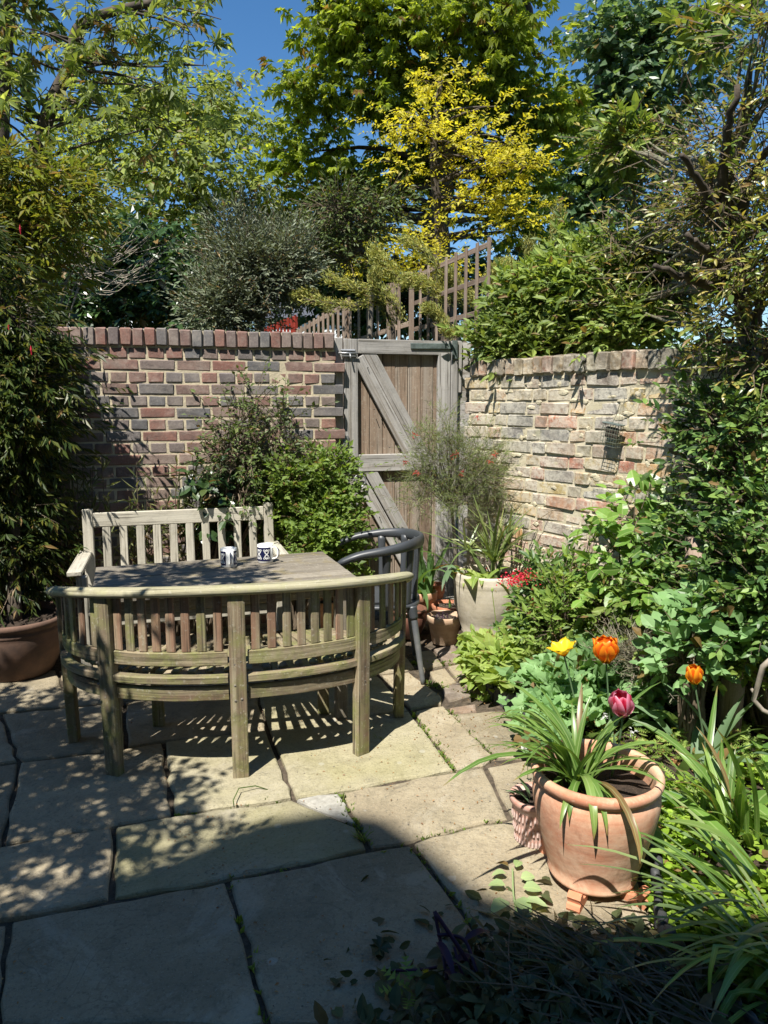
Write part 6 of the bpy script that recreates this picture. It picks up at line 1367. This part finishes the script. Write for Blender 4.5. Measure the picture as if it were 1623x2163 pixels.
# creeping jenny, ferny weeds and other ground cover: nobody could count it
def cover(name, label_mat, T, size, area, n, zr=(.01, .05), upn=1.5, jit=.35, el=.25):
    (x0, x1), (y0, y1), cond = area; P = []
    while len(P) < n:
        x, y = rng.uniform(x0, x1), rng.uniform(y0, y1)
        if cond(x, y) and (math.sin(x * 9 + 2 * math.sin(y * 7)) + math.sin(y * 11 + x * 5) + rng.normal(0, .7) > -.6): P.append((x, y, bz(x, y) + rng.uniform(*zr)))
    P = np.array(P); D = rdir(n); D[:, 2] = rng.normal(el, .2, n); Nn = np.array([0, 0, 1.]) * upn + rng.normal(0, jit, (n, 3)); g = Geo(); scatter(g, T, P, D, Nn, size * rng.uniform(.6, 1.3, n)); return g.obj(name, M[label_mat], kind='stuff')
inb = lambda m=.0: (lambda x, y: x > bed_x(y) + m)
RD = T_oval(.95, .03, .03)
cover('ground_cover', 'l_jenny', RD, .026, ((.6, 1.5), (1.65, 2.75), inb(-.02)), 5200, (.005, .06)); cover('ground_cover', 'l_jenny', RD, .024, ((.6, 1.6), (1.4, 2.2), inb(-.04)), 1500, (.005, .04))
cover('leafy_weeds', 'l_bush', T_fern(7), .075, ((.8, 1.9), (2.3, 3.3), inb(.1)), 420, (.02, .07), 1.1, .4); cover('leafy_weeds', 'l_limeplant', T_fern(7), .06, ((.8, 1.9), (2.2, 3.2), inb(.05)), 260, (.02, .08), 1.1, .4)
cover('small_weeds', 'l_bush', OVN, .035, ((.4, 2.2), (1.6, 4.4), inb(.02)), 2600, (.0, .05), 1.1, .5); cover('broad_weeds', 'l_rose', T_oval(.8), .07, ((1.25, 1.8), (2.1, 2.9), inb(.2)), 170, (.03, .1), 1.4, .4)
cover('leaf_litter', 'dry', OV, .03, ((.3, 2.2), (1.3, 4.6), inb(.0)), 900, (.0, .012), 1.4, .5, 0)
# litter and moss on the paving and in the joints
P = []
while len(P) < 1500:
    x, y = rng.uniform(-1.8, 1.0), rng.uniform(1.2, 4.6)
    if x < bed_x(y) and (math.sin(x * 7 + y * 5) + rng.normal(0, .7) > .5 or (x > .1 and y > 2.9)): P.append((x, y, .004))
P = np.array(P); g = Geo(); D = rdir(len(P)); D[:, 2] *= .15; scatter(g, T_rhomb(.5, .1, .1), P, D, np.array([0, 0, 1.]) + rng.normal(0, .2, P.shape), rng.uniform(.004, .014, len(P))); g.obj('paving_litter', M['dry'], kind='stuff')
g = Geo(); V0 = np.array(lathe_vf([(0, -.5), (.5, 0), (0, .5)], 5)[0]); F0 = lathe_vf([(0, -.5), (.5, 0), (0, .5)], 5)[1]
for _ in range(900):
    x, y = rng.uniform(-1.8, .95), rng.uniform(1.15, 4.4)
    if x < bed_x(y): g.add(V0 * rng.uniform(.002, .007) * np.array([1, 1, .7]) + np.array([x, y, .004]), F0)
g.obj('paving_grit', M['bark_pale'], kind='stuff')
g = Geo(); ti_ = 0
for (a, b, n, s) in (((716, 1672), (780, 1792), 40, .03), ((962, 1627), (868, 1502), 50, .028), ((945, 1497), (1048, 1600), 50, .025), ((869, 1781), (1012, 1972), 26, .025), ((482, 1862), (565, 2163), 12, .03), ((650, 1822), (480, 1856), 10, .02), ((367, 1722), (620, 1686), 16, .02), ((780, 1792), (1078, 1728), 24, .022), ((870, 1400), (1000, 1400), 120, .03), ((900, 1440), (1040, 1480), 90, .028), ((560, 1380), (840, 1360), 40, .03)):
    A_p, B_p = G(*a), G(*b)
    for _ in range(n):
        p = A_p.lerp(B_p, rng.random()) + Vector((rng.normal(0, .012), rng.normal(0, .012), -.01)); k = rng.integers(2, 5); o = np.repeat(np.array(p)[None], k, 0)
        scatter(g, T_rhomb(.22 if rng.random() < .5 else .6, .03, .3), o, rdir(k, .8), rdir(k), s * rng.uniform(.4, 1.1, k))
g.obj('joint_weeds', M['l_bush'], kind='stuff')
def tuft(px, py, n, L, label): p = G(px, py); r = plant('weed_tuft', p, label, 'weed', 'weeds in the paving joints'); blades(r, (0, 0, -.01), n, L, .005, 'l_bush', (40, 85), (.3, 1.2), .006, joined=True)
tuft(765, 1775, 16, .055, 'bright green grass tuft at the slab corner near the concrete triangle'); tuft(933, 1592, 14, .03, 'small weed tuft in the joint right of the curved bench'); tuft(800, 1560, 10, .03, 'tiny weed in the slab joint beside the right rear bench leg')
g = Geo(); add_tube(g, [G(495, 1705) , G(493, 1690, .03), G(505, 1665, .03), G(540, 1660, .02), G(566, 1668, .004)], .0022, 5); g.obj('green_stalk', M['l_bush'], label='thin curled green stalk lying on the mossy slab', cat='stalk', smooth=True)
g = Geo(); add_tube(g, smoothpath([G(1395, 1735, .1), G(1335, 1770, .09), G(1326, 1830, .05), G(1328, 1880, .01), G(1345, 1930, .003), G(1380, 1955, .003)], 6), .0022, 5); g.obj('dry_stalk', M['twig_pale'], label='pale dry stalk curling beside the right foot of the big pot', cat='stalk', smooth=True)
# snail by the edging
sp = G(1362, 1900, .011); V, F = lathe_vf([(0, -.011), (.008, -.009), (.0125, 0), (.009, .008), (.004, .011), (0, .012)], 14); g = Geo(); g.add(V, F); sn = g.obj('snail', M['bark_pale'], loc=sp, rot=(1.2, 0, .4), label='small brown snail shell on the slab by the black edging', cat='snail', smooth=True)
# grit and sprouts in the small pots
for pot_, z, n in ((front_pot, .16, 90), (red_pot, .15, 60)):
    V, F = lathe_vf([(0, -.5), (.5, 0), (0, .5)], 5); g = Geo()
    for _ in range(n): r_ = .09 * math.sqrt(rng.random()); a = rng.uniform(0, 6.28); g.add(np.array(V) * rng.uniform(.008, .018) + np.array([r_ * math.cos(a), r_ * math.sin(a), z]), F)
    g.obj('grit', M['bark'], pot_, kind='stuff')
sh = plant('green_shoot', red_pot.location + Vector((.01, -.02, .15)), 'short thick green shoot in the wide orange pot', 'shoot'); blades(sh, (0, 0, 0), 4, .05, .014, 'l_iris', (60, 88), (.1, .6), .006)
sh = plant('dark_shoots', front_pot.location + Vector((-.01, -.01, .155)), 'short dark shoots in the pale front pot', 'shoot'); blades(sh, (0, 0, 0), 12, .035, .006, 'l_purple', (60, 88), (.1, .4), .02, joined=True)
# small white flowers
for i, (px, py, Y, lb) in enumerate(((1190, 1455, 3.15, 'white flower at the left of the scalloped clump'), (1278, 1513, 2.6, 'white bell flower left of the pink tulip stem'), (1335, 1545, 2.5, 'white bell flower right of the pink tulip stem'), (1107, 1580, 2.75, 'white flower drooping over the slab left of the big pot'))):
    p = PY(px, py, Y); r = plant('white_flower', p, lb, 'flower', 'small white flowers round the big pot'); n = 14; g = Geo(); scatter(g, T_rhomb(.5, .05, .2), rng.normal(0, .006, (n, 3)), rdir(n), rdir(n), .013); g.obj('petals', M['f_white'], r)
    g = Geo(); add_tube(g, smoothpath([Vector((0, 0, 0)), Vector((.02, .03, -.06)), Vector((.03, .05, -p.z + .03))], 5), .0015, 4, False); g.obj('stem', M['l_grass'], r)
bh = plant('bud_stalk', PY(1040, 1390, 3.9), 'thin pale stalk with a single bud in front of the cream pot', 'stalk'); 
g = Geo(); q = PY(1040, 1390, 3.9); add_tube(g, [Vector((0, 0, -q.z)), PY(1050, 1330, 3.88) - q, PY(1040, 1250, 3.85) - q], .0022, 5); g.obj('stem', M['l_limeplant'], bh); V, F = lathe_vf([(0, -.012), (.008, -.004), (.007, .006), (0, .014)], 8); Geo().add(V, F).obj('bud', M['l_limeplant'], bh, loc=PY(1040, 1246, 3.85) - q)
# dry pale stick at the right edge
g = Geo(); s0 = bed(1600, 1500); add_tube(g, [p - s0 for p in [PY(1650, 1375, 2.7), PY(1622, 1400, 2.7), PY(1612, 1408, 2.71), PY(1603, 1440, 2.72), PY(1592, 1478, 2.75), PY(1612, 1500, 2.73), PY(1645, 1516, 2.7)]], [.011, .012, .011, .0105, .01, .009, .008], 7); add_tube(g, [PY(1596, 1470, 2.75) - s0, PY(1588, 1455, 2.75) - s0], .006, 6); add_tube(g, [PY(1640, 1520, 2.7) - s0, Vector((.14, -.05, 0))], .007, 6); g.obj('dry_branch', M['twig_pale'], loc=s0, label='pale peeling forked branch lying at the right edge', cat='branch', smooth=True)

# ------------------------------------------------------------------ heap of cuttings in the foreground
hc = G(1160, 2120); heap = empty('cuttings_heap', tuple(hc), label='dark heap of cut stems, holly and wilted leaves at the bottom of the picture', cat='garden cuttings')
def hz(x, y): return max(0, .14 * math.exp(-((x - .12) / .36) ** 2 - ((y + .1) / .26) ** 2))
n = 2600; q = rng.normal(size=(n, 2)) * np.array([.23, .18]) + np.array([.08, -.1]); z = np.array([hz(a, b) for a, b in q]) * rng.random(n) ** .5 + .008
O = np.column_stack([q, z]); g = Geo(); scatter(g, OV, O, rdir(n) * np.array([1, 1, .6]), rdir(n, .9), rng.uniform(.025, .07, n)); g.obj('cut_leaves', M['l_cut'], heap, kind='stuff')
n = 90; q = rng.normal(size=(n, 2)) * np.array([.15, .12]) + np.array([.02, -.12]); O = np.column_stack([q, np.array([hz(a, b) for a, b in q]) + .015])
Th = T_holly()
for i in range(n):
    g = Geo(); scatter(g, Th, O[i:i + 1], rdir(1) * np.array([1, 1, .3]), rdir(1, 1.4), rng.uniform(.055, .085, 1)); g.obj('holly_leaf', M['l_holly'], heap)
g = Geo()
for _ in range(80):
    a = rng.normal(2.35, .5); L = rng.uniform(.15, .42); x, y = rng.normal(.12, .14), rng.normal(-.1, .12); z = hz(x, y) + rng.uniform(0, .03); dv = Vector((math.cos(a), math.sin(a), rng.normal(0, .12)))
    P = smoothpath([Vector((x, y, z)) - dv * L / 2, Vector((x, y, z + .02)) + Vector(rng.normal(0, .01, 3)), Vector((x, y, z)) + dv * L / 2], 4); P = [Vector((p.x, p.y, max(.005, p.z))) for p in P]; add_tube(g, P, np.linspace(.0028, .0012, len(P)), 4, False)
g.obj('cut_stems', M['twig'], heap, kind='stuff')
g = Geo()
for _ in range(60):
    a = rng.normal(2.4, .4); V, F, A = blade_vf(rng.uniform(.12, .3), .007, rng.uniform(.2, .8), rng.uniform(0, .4), 6); c, s = math.cos(a), math.sin(a); x0, y0 = rng.normal(.15, .14), rng.normal(-.08, .12); z0 = hz(x0, y0)
    g.add([(x0 + x * c - y * s, y0 + x * s + y * c, z0 + max(z, -.01)) for x, y, z in V], F, A)
g.obj('cut_blades', M['l_cut'], heap, kind='stuff')
# purple-stemmed cutting standing out of the heap at its left
g = Geo(); pr0 = G(985, 2090); prp = empty('purple_cutting', tuple(pr0), label='dark purple-stemmed forked cutting sticking up at the left of the heap', cat='cutting')
def pp(px, py, h): return G(px, py, h) - pr0
for pts, r in (([(1020, 2140, .02), (1000, 2060, .04), (975, 2010, .08), (918, 1925, .16)], .006), ([(925, 1975, .12), (950, 1975, .11), (985, 1990, .1), (1010, 2060, .06), (1030, 2090, .03)], .005), ([(918, 1925, .16), (930, 1985, .1), (938, 2030, .07), (945, 2070, .04)], .005), ([(960, 2000, .1), (970, 2040, .07), (985, 2075, .04)], .004), ([(830, 2050, .02), (900, 2047, .03), (980, 2030, .04), (1020, 2030, .05)], .004)):
    g = Geo(); add_tube(g, smoothpath([pp(*p) for p in pts], 5), r, 7); g.obj('stem', M['l_purple'], prp, smooth=True)
for (px, py, h, a, L) in ((925, 1990, .1, -70, .12), (940, 2050, .06, -50, .11), (985, 1985, .1, 30, .1), (1000, 2020, .05, 200, .09), (985, 2055, .05, -30, .1)):
    V, F, A = blade_vf(L, .022, 1.2, R(20), 7, .4, .2); c, s = math.cos(R(a)), math.sin(R(a)); Geo().add([(x * c - y * s, x * s + y * c, z) for x, y, z in V], F, A).obj('leaf', M['l_purple'], prp, loc=pp(px, py, h), smooth=True)
# sprig of wilted big leaves
ws = G(1090, 1900); wr = empty('wilted_sprig', tuple(ws), label='sprig of wilted pale green leaves lying on the slab in front of the big pot', cat='sprig')
g = Geo(); add_tube(g, smoothpath([G(1095, 1945, .01) - ws, G(1085, 1890, .03) - ws, G(1083, 1835, .02) - ws], 5), .003, 6); g.obj('stem', M['l_wilt'], wr)
for (px, py, a, s_) in ((1075, 1830, 150, .045), (1090, 1832, 60, .045), (1070, 1845, 185, .05), (1100, 1855, 10, .05), (1068, 1870, 175, .055), (1105, 1875, -10, .06), (1075, 1905, 215, .075), (1105, 1905, -15, .08), (1090, 1900, -60, .07)):
    g = Geo(); scatter(g, T_oval(.7, .12, .2), np.array([[0, 0, 0]]), np.array([[math.cos(R(a)), math.sin(R(a)), .1]]), np.array([[rng.normal(0, .3), rng.normal(0, .3), 1.]]), s_); g.obj('leaf', M['l_wilt'], wr, loc=G(px, py, .025) - ws, smooth=True)
# yellow dandelion head and leaf at the heap's left
dd = G(870, 2100); dn = empty('dandelion', tuple(dd), label='wilted dandelion with a small yellow flower left of the heap', cat='weed')
for a in (100, 200, 260, 150): g = Geo(); scatter(g, T_fern(6), np.zeros((1, 3)) + np.array([0, 0, .01]), np.array([[math.cos(R(a)), math.sin(R(a)), .3]]), np.array([[0, 0, 1.]]), .1); g.obj('leaf', M['l_bush'], dn)
g = Geo(); scatter(g, T_rhomb(.2, .01, .1), np.zeros((26, 3)), rdir(26, .4), rdir(26), .014); g.obj('flower', M['l_gold'], dn, loc=(.04, .03, .035))
print('TRIS', sum(len(o.data.polygons) for o in COL.objects if o.type == 'MESH'), 'OBJ', len(COL.objects))
